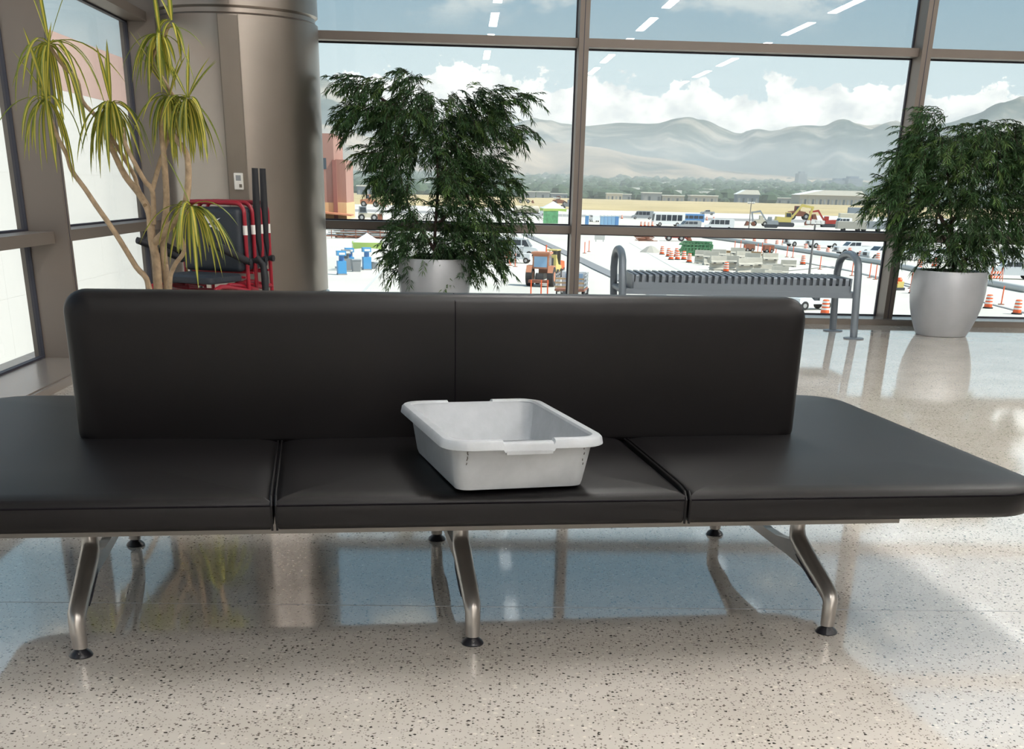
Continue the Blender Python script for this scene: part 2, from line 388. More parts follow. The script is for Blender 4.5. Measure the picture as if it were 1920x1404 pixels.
for aa in (a0, a1): obj('panel_joint', MB().lathe([(CR - .01, .26), (CR + .006, .26), (CR + .006, 2.268), (CR - .01, 2.268)], 1, a0=aa - .006, a1=aa + .006), 'column_groove', col)
aa = ang(428, 5)[0]; obj('panel_joint', MB().lathe([(CR - .01, 2.335), (CR + .003, 2.335), (CR + .003, CEIL)], 1, a0=aa - .004, a1=aa + .004), 'column_groove', col)
aa, zz = ang(448, 340)
t = thing('card_reader', 'small white card reader box on the column', 'card reader', CC + Vector((math.cos(aa), math.sin(aa), 0)) * (CR + .003) + Vector((0, 0, zz)), aa + R_(90))
obj('body', MB().loft([[(x, -y_, z) for x, z in rrect(-.036 + i, .036 - i, -.062 + i, .062 - i, .008)] for i, y_ in ((0, -.002), (0, .022), (.006, .03))]), 'box_white', t, 30)
obj('screen', MB().box((-.02, -.033, .005), (.02, -.029, .045)), 'bin', t)
obj('slot', MB().box((.004, -.034, -.045), (.026, -.029, -.02)), 'column_groove', t)
#@BENCH
# ------------------------------------------------------------------ long upholstered bench
bench = thing('tandem_bench', 'long dark brown leather bench with central backrest on metal legs', 'bench', BF.o, BF.a)
VF, VB, ZS, ZB = -.235, 1.255, .452, .374
prof = [(.03, ZB), (.008, ZB + .004), (0, ZB + .018), (0, ZS - .022), (.006, ZS - .008), (.02, ZS - .002), (.06, ZS + .003), (.3, ZS + .006)]
ends = [-1.455, -.487, .487, 1.455]
for i in range(3):
    rad = (.16 if i == 0 else .005, .16 if i == 2 else .005, .16 if i == 2 else .005, .16 if i == 0 else .005)
    cu = obj('seat_cushion', cushion(ends[i] + .0015, ends[i + 1] - .0015, VF, VB, prof, rad, 8), 'leather', bench, 50)
    ring = rrect(ends[i] + .003, ends[i + 1] - .003, VF - .001, VB + .001, rad, 8); ring = [(x, y, ZS - .017) for x, y in ring]
    obj('piping', MB().tube(ring + [ring[0]], .0022, 5, False), 'piping', cu)
for s in ends[1:3]:
    for e in (-.0055, .0055):
        obj('seam_welt', MB().tube([(s + e, VF - .0005, ZB + .004), (s + e, VF - .001, ZS - .018), (s + e, VF + .02, ZS - .001), (s + e, VF + .07, ZS + .0035), (s + e, .4, ZS + .006)], .003, 6), 'leather', bench)
BK0, BK1 = .445, .575
back = MB(); rings = []
for inset, y in ((.05, BK0), (.022, BK0 + .004), (.006, BK0 + .018), (0, BK0 + .04), (0, BK1 - .04), (.006, BK1 - .018), (.022, BK1 - .004), (.05, BK1)):
    rings.append([(x, y, z) for x, z in rrect(-1.03 + inset, 1.012 - inset, ZS - .012 + inset * .3, .835 - inset, (.03, .03, .055, .055), 8)])
back.loft(rings)
bk = obj('backrest', back, 'leather', bench, 60)
obj('seam', MB().tube([(0, BK0 - .0005, ZS), (0, BK0 - .0005, .79), (0, BK0 + .006, .818), (0, BK0 + .05, .8352)], .0016, 6), 'piping', bk)
for vv in (.285, .735):
    obj('beam', MB().box((-1.285, vv - .03, .238), (1.285, vv + .03, ZB + .006)), 'beam', bench)
for uu in (-1.0, 0.0, .99):
    for sgn in (1, -1):
        c = .513
        def q(v, z): return (uu, c + sgn * (v - c), z)
        lg = MB()
        pts = [(0, .022), (0, .05), (.0, .088), (.012, .104), (.045, .116), (.15, .146), (.245, .176), (.28, .192), (.292, .215), (.292, .25), (.292, .345)]
        lg.tube([q(*p) for p in pts], [.019, .020, .0205, .0225, .0235, .025, .026, .025, .0225, .0215, .0215], 14)
        leg = obj('leg', lg, 'alu', bench, 60)
        arm = MB().loft([[(uu + sx, c + sgn * (v - c), z) for sx, z in ((-.013, z0), (.013, z0), (.013, z1), (-.013, z1))] for v, z0, z1 in ((.10, .112, .145), (.20, .128, .168), (.32, .132, .178), (.42, .13, .163), (.515, .13, .160))])
        obj('leg_arm', arm, 'alu', bench)
        for e in (-1, 1):
            obj('slot', MB().tube([(uu + e * .0232, c + sgn * (v - c), z) for v, z in ((.06, .112), (.10, .124), (.19, .150), (.225, .160))], [.002, .0042, .0042, .002], 6), 'gasket', leg)
        ft = obj('foot', MB().lathe([(.029, 0), (.030, .003), (.026, .010), (.013, .020), (.010, .026), (.010, .03)], 24, c=q(0, 0)), 'rubber', leg, 40)
        if sgn == 1: obj('screw', MB().lathe([(.0, .0), (.0025, 0), (.0025, .002)], 8, c=(uu, c - c - .0215, .0115)), 'screw', ft)
# ------------------------------------------------------------------ tray on the seat
TP = onz(860, 921, ZS + .006); TF = Frame((TP.x, TP.y), 16.4)
tr = thing('tray', 'grey plastic security tray resting on the leather bench', 'tray', TF.p(.150, .225, ZS + .0055), TF.a)
HT = .122; bw, bd, tw, td = .158, .238, .170, .268
def ringz(w_, d_, z, r): return [(x, y, z) for x, y in rrect(-w_, w_, -d_, d_, r, 6)]
body = MB().loft([ringz(bw - .02, bd - .02, 0, .02), ringz(bw - .004, bd - .004, .004, .03), ringz(bw, bd, .014, .034), ringz(tw, td, HT - .012, .04), ringz(tw + .002, td + .002, HT, .04)], cap=False)
n_ = len(ringz(1, 1, 0, .1))
body.add(ringz(bw - .02, bd - .02, 0, .02), [tuple(range(n_))[::-1]])
body.loft([ringz(tw - .003, td - .003, HT, .038), ringz(bw - .006, bd - .006, .018, .03), ringz(bw - .02, bd - .02, .006, .02)], cap=False)
body.add(ringz(bw - .02, bd - .02, .006, .02), [tuple(range(n_))])
obj('tub', body, 'tray', tr, 40)
rim = MB(); NR = 6
def rim_ring(i, z, dip):
    out = []
    for x, y in rrect(-tw - i, tw + i, -td - i, td + i, .042 + i, 6): out.append((x, y, z))
    return out
# rim with lowered grip zones in the middle of the short sides: built from three arcs of strips
def rim_outline(o_):                           # closed outline with extra points so the grips can step down
    w_, d_, r = tw + o_, td + o_, .042 + o_; pts = []
    base = rrect(-w_, w_, -d_, d_, r, 6)
    g = .058
    def cut(y): return [(-g - .004, y), (-g, y), (g, y), (g + .004, y)]
    pts = base[:7] + cut(-d_) + base[7:21] + [(x, y) for x, y in reversed(cut(d_))] + base[21:]
    return pts
def zoff(x, y): return -.006 if abs(x) <= .0585 and abs(y) > td - .06 else 0.0
secs = [(-.004, HT - .001), (.0, HT + .004), (.006, HT + .005), (.018, HT + .003), (.023, HT - .002), (.026, HT - .016), (.023, HT - .0175), (.019, HT - .002), (.0, HT - .003)]
rim.loft([[(x, y, z + zoff(x, y)) for x, y in rim_outline(o_)] for o_, z in secs], cap=False)
obj('rim', rim, 'tray', tr, 35)
obj('grip_lip', MB().box((-.055, -td - .0275, HT - .027), (.055, -td - .015, HT - .019)), 'tray', tr)
for x0, zs2 in ((-.138, (.1, .094, .085, .08, .07)), (.142, (.098, .085, .07, .06))):
    for zz in zs2:
        yy = -(bd + (td - bd) * (zz - .014) / (HT - .026)) - .0004
        obj('scuff', MB().tube([(x0 + random.uniform(-.002, .002), yy, zz - .0025), (x0 + random.uniform(-.002, .002), yy, zz + .0025)], .0011, 5), 'scuff', tr)

# ------------------------------------------------------------------ slatted steel bench by the window
SB = Frame((2.849, 10.657), 2.8)
sb = thing('steel_bench', 'grey slotted steel bench with looped ends by the window wall', 'bench', SB.o, SB.a)
L_ = -1.985; ZT = .478
for x0 in (0.0, L_):
    loop = [(x0, 0, 0), (x0 - .02, 0, .3), (x0 - .03, .01, .50)]
    for k in range(9): t_ = math.pi * k / 8; loop.append((x0 - .03, .31 - .29 * math.cos(t_), .52 + .135 * math.sin(t_) ** .8 if 0 < k < 8 else .52))
    loop += [(x0 - .03, .61, .50), (x0 - .02, .62, .3), (x0, .62, 0)]
    obj('end_loop', MB().tube(loop, .032, 12), 'steel_bench', sb, 50)
    for yy in (0, .62): obj('foot_plate', MB().lathe([(.085, 0), (.085, .008), (.04, .012)], 20, c=(x0, yy, 0)), 'steel_bench', sb, 30)
    obj('cross_tube', MB().tube([(x0 - .02, 0, .345), (x0 - .02, .62, .345)], .024, 8), 'steel_bench', sb, 50)
for yy in (.03, .59): obj('side_tube', MB().box((L_, yy - .022, .322), (-.01, yy + .022, .366)), 'steel_bench', sb)
NS = 33; X0, X1 = L_ + .07, -.085; pitch = (X1 - X0) / NS; Y0, Y1, fh = .012, .60, .115
for k in range(NS):
    xa = X0 + k * pitch + .013; xb = X0 + (k + 1) * pitch - .013
    if k == 0:
        mb = MB().prism([(Y0, ZT - .062), (Y0, ZT - .014), (Y0 + .004, ZT - .004), (Y0 + .014, ZT), (Y1 - .014, ZT), (Y1 - .004, ZT - .004), (Y1, ZT - .014), (Y1, ZT - .062), (Y1 - .006, ZT - .062), (Y1 - .006, ZT - .01), (Y0 + .006, ZT - .01), (Y0 + .006, ZT - .062)], 0, xb - xa, 'x')
        sl = obj('slat', mb, 'steel_bench', sb, loc=(xa, 0, 0))
    else:
        c_ = sl.copy(); COL.objects.link(c_); c_.parent = sb; c_.location = (xa, 0, 0)
for y0, y1 in ((Y0, Y0 + .006), (Y1 - .006, Y1)):
    obj('edge_strip', MB().box((X0 - .012, y0, ZT - fh), (X1 + .012, y1, ZT - .060)), 'steel_bench', sb)
for y0, y1 in ((Y0 + .08, Y0 + .10), (.29, .32), (Y1 - .10, Y1 - .08)):
    obj('under_rib', MB().box((X0, y0, ZT - .05), (X1, y1, ZT - .01)), 'steel_bench', sb)
for x0, x1 in ((X0 - .014, X0 + .002), (X1 - .002, X1 + .014)):
    obj('end_plate', MB().box((x0, Y0, ZT - fh), (x1, Y1, ZT - .002)), 'steel_bench', sb)

# ------------------------------------------------------------------ planters with weeping evergreens
def pot(parent, h=.535, rim=.305, mx_=.318, base=.215):
    prof = [(base - .01, 0), (base, .004)]
    for k in range(1, 11):
        t_ = k / 10; r = base + (mx_ - base) * math.sin(min(1, t_ / .72) * math.pi / 2) ** .9 - (max(0, t_ - .72) / .28) ** 2 * (mx_ - rim); prof.append((r, h * t_))
    prof += [(rim - .012, h + .002), (rim - .02, h - .02), (rim - .03, h - .07)]
    obj('planter', MB().lathe(prof, 40), 'pot', parent, 40)
    obj('soil', MB().lathe([(rim - .022, h - .055), (rim * .6, h - .035), (.0, h - .03)], 20), 'soil', parent, 60)
def weeping(name, label, Yp, potpx, blobs, stems, seed):
    rnd = random.Random(seed); c = onY(potpx, 600, Yp); loc = Vector((c.x, Yp, 0))
    t = thing(name, label, 'plant', loc); pot(t)
    def W(px, py, dy=0.0): return onY(px, py, Yp + dy) - loc
    for pts in stems:
        n_ = len(pts); r = [.017 * (1 - .75 * i / (n_ - 1)) for i in range(n_)]
        obj('stem', MB().tube([W(x, y, d_) for x, y, d_ in pts], r, 7), 'podo_bark', t, 60)
    def leaf(mb, p, d_, L, wd, up):
        s_ = d_.cross(up); s_ = s_.normalized() if s_.length > .05 else d_.cross(Vector((1, 0, .2))).normalized()
        sag = Vector((0, 0, -.18 * L)); m1 = p + d_ * (.45 * L)
        mb.add([p, m1 + s_ * wd, p + d_ * L + sag, m1 - s_ * wd], [(0, 1, 2), (0, 2, 3)])
    fol = [MB(), MB()]; twigs = MB()
    for (bx_, by_, rx, ry, dens) in blobs:
        nsp = int(rx * ry * dens * .062) + 4
        for _ in range(nsp):
            while True:
                a_, b_ = rnd.uniform(-1, 1), rnd.uniform(-1, 1)
                if a_ * a_ + b_ * b_ < 1: break
            dep = rnd.gauss(0, .14) * min(1.3, rx / 45)
            p = W(bx_ + a_ * rx, by_ + b_ * ry - 6, dep)
            out = Vector((p.x * .9 + rnd.uniform(-.35, .35), dep * 2 + rnd.uniform(-.5, .5), 0)); out = out.normalized() if out.length > .01 else Vector((1, 0, 0))
            d_ = (out * rnd.uniform(.35, .9) + Vector((0, 0, rnd.uniform(-.65, .40)))).normalized()
            L = rnd.uniform(.09, .19); nseg = 9; m = fol[1] if rnd.random() < .22 else fol[0]; path = [p]
            for k in range(nseg):
                d_ = (d_ + Vector((0, 0, -.075))).normalized(); p = p + d_ * (L / nseg); path.append(p)
                up = Vector((rnd.uniform(-.4, .4), rnd.uniform(-.4, .4), 1)).normalized()
                side = d_.cross(up).normalized()
                for sg in (-1, 1):
                    dd = (d_ * rnd.uniform(.5, .9) + side * sg * rnd.uniform(.45, .9) + Vector((0, 0, rnd.uniform(-.35, .1)))).normalized()
                    leaf(m, p, dd, rnd.uniform(.042, .075), rnd.uniform(.0042, .0064), up)
            leaf(m, p, d_, .06, .0045, Vector((0, .4, 1)))
            twigs.tube([path[0], path[4], path[-1]], [.0022, .0016, .001], 3, False)
    tag(obj('foliage', fol[0], 'podo', t), kind='stuff'); tag(obj('young_foliage', fol[1], 'podo_light', t), kind='stuff')
    tag(obj('twigs', twigs, 'podo_bark', t), kind='stuff')
    return t
B1 = [(664, 158, 30, 9, 1.3), (698, 165, 36, 16, 1), (765, 150, 26, 18, 1), (668, 215, 28, 20, 1.1), (659, 240, 16, 12, 1), (705, 205, 40, 20, .8), (772, 200, 52, 32, 1.3), (735, 240, 34, 28, 1.1), (822, 222, 30, 20, .8),
      (870, 182, 34, 9, 1), (915, 178, 30, 11, .9), (968, 188, 22, 9, 1), (895, 215, 42, 26, 1.2), (930, 205, 26, 14, .9), (850, 248, 42, 26, 1.1), (915, 252, 40, 20, 1), (968, 250, 26, 8, 1.1), (688, 290, 20, 12, 1), (745, 290, 42, 34, 1.3), (795, 262, 26, 24, .9),
      (735, 345, 38, 26, 1.2), (845, 300, 42, 34, 1.2), (905, 310, 38, 28, 1.1), (955, 345, 20, 12, 1), (855, 352, 46, 28, 1.2), (920, 365, 30, 24, .9), (762, 395, 22, 34, .9), (850, 405, 44, 30, 1.2), (925, 405, 38, 26, .6), (975, 405, 12, 12, .5),
      (770, 445, 40, 22, 1.2), (858, 455, 46, 28, 1.3), (920, 455, 32, 26, 1.0), (766, 482, 40, 20, 1.2), (840, 490, 44, 24, 1.3), (908, 482, 34, 22, 1.0), (780, 508, 26, 12, .8), (820, 518, 36, 14, 1.0), (872, 506, 34, 14, .9), (922, 508, 18, 8, .4), (735, 488, 12, 14, .5), (752, 510, 14, 8, .4)]
S1 = [[(818, 535, 0), (815, 450, .02), (822, 340, 0), (818, 255, -.02), (805, 232, -.04), (775, 205, 0), (765, 150, 0)], [(820, 340, 0), (850, 280, .03), (880, 220, .05), (905, 185, .02)], [(810, 240, 0), (740, 200, .03), (690, 170, .02), (652, 158, 0)],
      [(822, 420, 0), (860, 380, -.05), (920, 330, -.06)], [(816, 470, 0), (770, 400, .05), (745, 320, .06), (740, 250, .03)], [(818, 500, 0), (870, 470, .1), (920, 450, .1)]]
weeping('potted_evergreen', 'weeping evergreen in a grey planter behind the bench backrest', 11.15, 815, B1, S1, 11)
B2 = [(1750, 222, 26, 16, 1), (1735, 262, 34, 26, 1.3), (1705, 305, 32, 26, 1.3), (1765, 300, 42, 36, 1.4), (1818, 262, 44, 26, 1.3), (1880, 255, 46, 26, 1.3), (1940, 265, 40, 30, 1.2), (1835, 310, 44, 34, 1.4), (1898, 315, 42, 40, 1.4), (1960, 330, 40, 44, 1.2),
      (1680, 355, 28, 20, 1.3), (1650, 388, 22, 14, 1.2), (1722, 355, 40, 30, 1.4), (1785, 365, 40, 30, 1.4), (1855, 375, 40, 26, 1.2), (1920, 385, 40, 34, 1.2), (1718, 410, 34, 28, 1.2), (1772, 425, 24, 26, .7), (1822, 430, 34, 32, 1.3), (1880, 425, 34, 26, 1), (1940, 430, 30, 30, 1),
      (1725, 450, 34, 18, 1.0), (1715, 475, 26, 12, .8), (1790, 470, 24, 22, 1.1), (1835, 468, 26, 22, 1.1), (1885, 462, 26, 18, .9), (1755, 485, 24, 10, .7), (1815, 493, 30, 10, 1.0)]
S2 = [[(1788, 512, 0), (1785, 430, .02), (1780, 350, 0), (1770, 280, 0), (1750, 225, 0)], [(1784, 420, 0), (1830, 330, .05), (1880, 270, .05)], [(1784, 440, 0), (1740, 370, -.05), (1690, 330, -.04)], [(1800, 512, .03), (1840, 420, .1), (1900, 350, .1)], [(1782, 470, 0), (1755, 420, .04), (1760, 380, .05)]]
weeping('potted_evergreen', 'bushy evergreen in a silver planter beside the slotted steel bench', 11.15, 1768, B2, S2, 12)

# ------------------------------------------------------------------ dragon tree in the corner
DY = 6.7
def DP(px, py, d_=0.0): return onY(px, py, DY + d_)
dc = DP(322, 560); droot = Vector((dc.x, DY, 0))
dr = thing('dragon_tree', 'tall dragon tree with drooping yellow striped leaves by the left windows', 'plant', droot)
pot(dr, .46, .23, .24, .17)
def dstem(pts, r0, r1):
    P = [DP(x, y, d_) - droot for x, y, d_ in pts]; sm = []
    for i in range(len(P) - 1):                  # smooth the polyline
        p0, p1, p2, p3 = P[max(i - 1, 0)], P[i], P[i + 1], P[min(i + 2, len(P) - 1)]
        for k in range(4):
            t_ = k / 4; sm.append(.5 * (2 * p1 + (p2 - p0) * t_ + (2 * p0 - 5 * p1 + 4 * p2 - p3) * t_ ** 2 + (3 * p1 - p0 - 3 * p2 + p3) * t_ ** 3))
    sm.append(P[-1]); n_ = len(sm)
    obj('stem', MB().tube(sm, [r0 + (r1 - r0) * i / (n_ - 1) for i in range(n_)], 9), 'bark', dr, 60)
dstem([(300, 690, 0), (297, 560, 0), (293, 490, 0), (285, 450, 0), (280, 400, .02), (262, 365, .03), (235, 330, .04), (215, 290, .05), (200, 255, .05), (198, 215, .05)], .026, .012)
dstem([(318, 690, .04), (314, 550, .03), (306, 460, .02), (312, 380, 0), (308, 300, -.02), (303, 240, 0), (310, 200, 0)], .021, .012)
dstem([(290, 455, 0), (318, 425, -.05), (345, 390, -.07), (353, 340, -.08), (350, 290, -.06), (330, 260, -.04), (318, 235, -.02), (322, 210, 0)], .020, .012)
dstem([(288, 420, 0), (286, 360, -.02), (272, 340, -.04), (255, 310, -.06), (235, 270, -.04), (230, 240, 0)], .014, .010)
dstem([(286, 355, 0), (298, 310, .06), (310, 275, .08), (330, 200, .08), (318, 170, .06), (300, 140, .04), (284, 115, .02), (300, 80, 0), (318, 45, 0)], .012, .009)
dstem([(296, 690, -.05), (280, 540, -.05), (255, 500, -.05), (215, 435, -.06), (180, 385, -.05), (160, 355, -.04), (135, 320, 0), (125, 290, 0), (105, 250, .02), (88, 200, 0)], .016, .010)
dstem([(272, 385, 0), (258, 350, .08), (247, 320, .1), (190, 230, .1), (155, 190, .08), (145, 150, .05), (120, 125, .02), (92, 85, 0)], .012, .009)
dstem([(318, 690, -.08), (318, 540, -.1), (326, 500, -.12), (345, 470, -.14), (335, 430, -.15), (340, 410, -.14), (352, 395, -.14)], .013, .009)
rn = random.Random(5)
def rosette(px, py, d_, n_, Lpx, spread, bias=0.0, upf=.07):
    c = DP(px, py, d_) - droot; Lm = Lpx * DY / 2360
    for k in range(n_):
        th = rn.uniform(0, 2 * math.pi); L = Lm * rn.uniform(.6, 1.12); el = rn.uniform(-.6, .7) if rn.random() > upf else rn.uniform(.9, 1.3)
        hx = math.cos(th) * spread + bias; hy = math.sin(th) * spread * .9
        d0 = Vector((hx * math.cos(el), hy * math.cos(el), math.sin(el))).normalized(); stiff = el > .85
        drp = rn.uniform(.45, 1.25); p = c + d0 * .01; wd = rn.uniform(.0075, .0115); NSEG = 8; mb = MB(); rows = []
        side = d0.cross(Vector((0, 0, 1))); side = side.normalized() if side.length > .05 else Vector((1, 0, 0)); dd = d0
        for i in range(NSEG + 1):
            t_ = i / NSEG; ww = wd * (.55 + 1.6 * t_ if t_ < .28 else 1.0) * (1 - max(0, (t_ - .55) / .45) ** 1.6 * .95)
            nrm_ = side.cross(dd).normalized(); fold = nrm_ * ww * .35
            rows.append([p - side * ww + fold, p - side * ww * .42, p + side * ww * .42, p + side * ww + fold])
            dd = (dd + Vector((0, 0, -1)) * (.05 if stiff else (.22 + .42 * (1 - t_)) * drp)).normalized(); p = p + dd * (L / NSEG)
        vv = [q for r in rows for q in r]; n4 = 4
        for strip, mi in ((0, 0), (1, 1), (2, 0)):
            mb.cur = mi; mb.add([], [])
        mb.v = [tuple(q) for q in vv]
        for i in range(NSEG):
            for s_, mi in ((0, 0), (1, 1), (2, 0)): mb.f.append((i * 4 + s_, i * 4 + s_ + 1, (i + 1) * 4 + s_ + 1, (i + 1) * 4 + s_)); mb.mi.append(mi)
        obj('leaf', mb, ['leaf_green', 'leaf_yellow'], dr)
rosette(92, 84, 0, 32, 150, .75, .05)
rosette(88, 188, 0, 24, 128, .75, -.02)
rosette(208, 195, .04, 50, 120, .9, 0)
rosette(300, 66, 0, 34, 100, .95, -.35, .06)
rosette(322, 42, 0, 10, 60, .8, .1, .15)
rosette(318, 182, 0, 44, 110, .95, -.05, .1)
rosette(352, 186, -.03, 42, 105, .9, .15, .14)
rosette(358, 388, -.14, 36, 125, .7, .1, .06)

# ------------------------------------------------------------------ nested transport chairs
def transport_chair(label, folded, arms):
    t = thing('transport_chair', label, 'chair', (0, 0, 0), 0, 'nested red transport chairs by the column')
    Wd = .245; RT = .0145
    def arc(c, r, a0, a1, pl, n_=5):
        out = []
        for k in range(n_ + 1):
            a_ = R_(a0 + (a1 - a0) * k / n_); out.append((c[0] + r * math.cos(a_), pl, c[1] + r * math.sin(a_)))
        return out
    up = [(-Wd, .0, .03), (-Wd, .0, .90)] + arc((-Wd + .06, .91), .06, 180, 90, .0) + arc((Wd - .06, .91), .06, 90, 0, .0) + [(Wd, .0, .90), (Wd, .0, .03)]
    fr_ = obj('back_frame', MB().tube(up, RT, 9), 'red', t, 60)
    for sx in (-1, 1):
        obj('frame_label', MB().tube([(sx * Wd, 0, .77), (sx * Wd, 0, .83)], RT + .002, 9), 'label_white', fr_)
        side = [(sx * Wd, 0, .41), (sx * Wd, -.28, .455), (sx * Wd, -.38, .46), (sx * Wd, -.44, .448), (sx * Wd, -.468, .41), (sx * Wd, -.48, .05)]
        obj('side_frame', MB().tube(side, RT, 9), 'red', t, 60)
        obj('lower_tube', MB().tube([(sx * Wd, 0, .20), (sx * Wd, -.48, .20)], .012, 8), 'red', t, 60)
        for yy, r in ((-.47, .05), (0, .075)):
            wh = obj('wheel', MB().tube([(sx * Wd - .016, yy, r), (sx * Wd + .016, yy, r)], r, 18), 'tyre', t, 40)
            obj('hub', MB().tube([(sx * Wd - .018, yy, r), (sx * Wd + .018, yy, r)], r * .45, 12), 'hub', wh, 40)
        b0 = Vector((sx * (Wd + .015), .005, .62))
        arm = arms[0 if sx < 0 else 1]
        if arm == 'down': pts = [b0, b0 + Vector((sx * .05, -.01, -.05)), b0 + Vector((sx * .062, -.02, -.13)), b0 + Vector((sx * .064, -.025, -.30))]
        elif arm == 'up': pts = [b0 + Vector((-.03, 0, 0)), b0 + Vector((-.03, -.03, .12)), b0 + Vector((-.018, -.045, .26)), b0 + Vector((-.012, -.045, .57))]
        else: pts = [b0 + Vector((0, 0, -.02)), b0 + Vector((-.02 if sx > 0 else -.03, -.05, .0)), b0 + Vector((-.09 if sx > 0 else -.11, -.20, .07)), b0 + Vector((-.13 if sx > 0 else -.16, -.30, .105))]
        obj('armrest', MB().tube(pts, [.020, .024, .027, .022], 10), 'foam', t, 60)
        obj('pivot', MB().tube([(sx * Wd - .03, 0, .60), (sx * Wd + .03, 0, .60)], .022, 10), 'foam', t, 50)
    obj('front_tube', MB().tube([(-Wd, -.470, .40), (Wd, -.470, .40)], .013, 8), 'red', t, 60)
    obj('rear_tube', MB().tube([(-Wd, 0, .36), (Wd, 0, .36)], .013, 8), 'red', t, 60)
    for xx in (-.12, 0, .08, .14): obj('spindle', MB().tube([(xx, -.470, .40), (xx, -.470, .25)], .009, 8), 'red', t, 60)
    if folded:                                   # tipped up against the back pad
        seat_ = MB().loft([[(x, y, z) for x, z in rrect(-.195 + i_, .195 - i_, .535 + i_, .915 - i_, .05, 5)] for i_, y in ((.02, -.114), (.004, -.108), (0, -.096), (0, -.068), (.01, -.058))])
    else: seat_ = cushion(-Wd + .018, Wd - .018, -.45, -.02, [(.02, .475), (.004, .48), (0, .49), (.004, .515), (.02, .524), (.06, .528)], .05, 5)
    obj('seat_hinge', MB().tube([(-Wd, -.03, .50 if not folded else .52), (Wd, -.03, .50 if not folded else .52)], .008, 8), 'red', t, 60)
    obj('seat', seat_, 'blackpad', t, 50)
    bkk = MB(); rings = []
    for inset, y in ((.03, -.052), (.010, -.048), (0, -.035), (0, -.004), (.012, .006)):
        rings.append([(x, y, z) for x, z in rrect(-Wd + .02 + inset, Wd - .02 - inset, .535 + inset, .935 - inset, .03, 5)])
    pad = obj('back_pad', bkk.loft(rings), 'blackpad', t, 50)
    for pts in ([(-.035, .835), (.02, .84), (.045, .855), (.0, .87), (-.04, .89), (-.015, .85)], [(-.03, .815), (.03, .815), (.085, .788), (.09, .797), (.045, .828), (-.01, .83)], [(.025, .848), (.055, .852), (.09, .875), (.06, .866)]):
        obj('emblem', MB().prism(pts, -.0535, -.0515, 'y'), 'whiteprint', pad)
    return t
base = Vector((-2.134, 8.87, 0)); CA = R_(-17); arms4 = (('low', 'low'), ('low', 'down'), ('down', 'up'), ('down', 'up'))
labs = ['red framed transport chair with black seat and white emblem, frontmost of the nested row', 'red framed transport chair nested right behind the frontmost one', 'red framed transport chair with raised black armrests in the nested row', 'red framed transport chair with raised armrests, rearmost against the column']
for i, lb in enumerate(labs):
    c_ = transport_chair(lb, i > 0, arms4[i]); c_.location = base + Matrix.Rotation(CA, 3, 'Z') @ Vector((-.032 * i, .17 * i, 0)); c_.rotation_euler = (0, 0, CA)

# ------------------------------------------------------------------ outdoors: ground
def gslab(name, pts, z0, z1, m, label):
    n_ = len(pts); mb = MB(); mb.prism([(p[0], p[1]) for p in pts], z0, z1, 'z'); return struct(name, mb, m, label)
def band(y0, y1, x=4000): return [(-x, y0), (x, y0), (x, y1), (-x, y1)]
gslab('ground', [(-9000, 1.5), (9000, 1.5), (9000, 12500), (-9000, 12500)], TZ - 1.5, TZ - .3, 'field', 'flat dry ground reaching to the mountains')
gslab('tarmac', band(13.5, 430), TZ - .3, TZ, 'concrete', 'pale sunlit concrete apron')
gslab('taxiway', band(430, 475), TZ - .3, TZ, 'asphalt', 'grey strip across the apron')
gslab('runway', band(475, 600), TZ - .3, TZ - .02, 'runway', 'pale runway strip')
gslab('grass_field', band(600, 1400), TZ - .3, TZ + .05, 'field', 'strip of dry yellow grass')
struct('building_edge', wbox(MB(), WF, (LU - .6, .45, TZ - .2), (24.2, 1.0, -.1)), 'wall', 'outer face of the concourse below the floor')
def strip(name, pxs, width, h, m, label, group=None):
    P = [G(*p) for p in pxs]; L, Rr = [], []
    for i, p in enumerate(P):
        t_ = (P[min(i + 1, len(P) - 1)] - P[max(i - 1, 0)]).normalized(); n_ = Vector((-t_.y, t_.x, 0)) * width / 2; L.append(p + n_); Rr.append(p - n_)
    up = Vector((0, 0, h)); mb = MB(); rings = [[l, l + up, r + up, r] for l, r in zip(L, Rr)]; mb.loft(rings)
    return struct(name, mb, m, label)
strip('kerb_strip', [(985, 440), (1035, 463), (1080, 484), (1125, 506), (1180, 531), (1250, 563), (1330, 600)], 1.5, .12, 'kerb', 'dark drain strip crossing the apron')
strip('kerb_strip', [(1330, 502), (1440, 512), (1560, 500), (1700, 532), (1800, 556), (1925, 588)], .35, .05, 'kerb', 'thin dark line painted between the barrels')
strip('apron_joint', [(760, 470), (715, 510), (660, 570)], .25, .02, 'kerb_light', 'joint between apron slabs')
strip('apron_joint', [(1180, 455), (1260, 500), (1380, 560)], .2, .02, 'kerb_light', 'joint between apron slabs')
def hose(pxs, r, label):
    P = [G(*p) + Vector((0, 0, r * .9)) for p in pxs]; o = obj('water_hose', MB().tube(P, r, 10), 'kerb_light', None, 60); return tag(o, label, 'pipe')
hose([(1318, 446), (1400, 457), (1480, 470), (1560, 482), (1650, 496), (1725, 511), (1800, 525), (1925, 549)], .33, 'long pale pipe lying along the row of orange barrels')
hose([(1500, 492), (1600, 510), (1730, 545)], .07, 'thin dark pipe lying on the apron before the barrels')

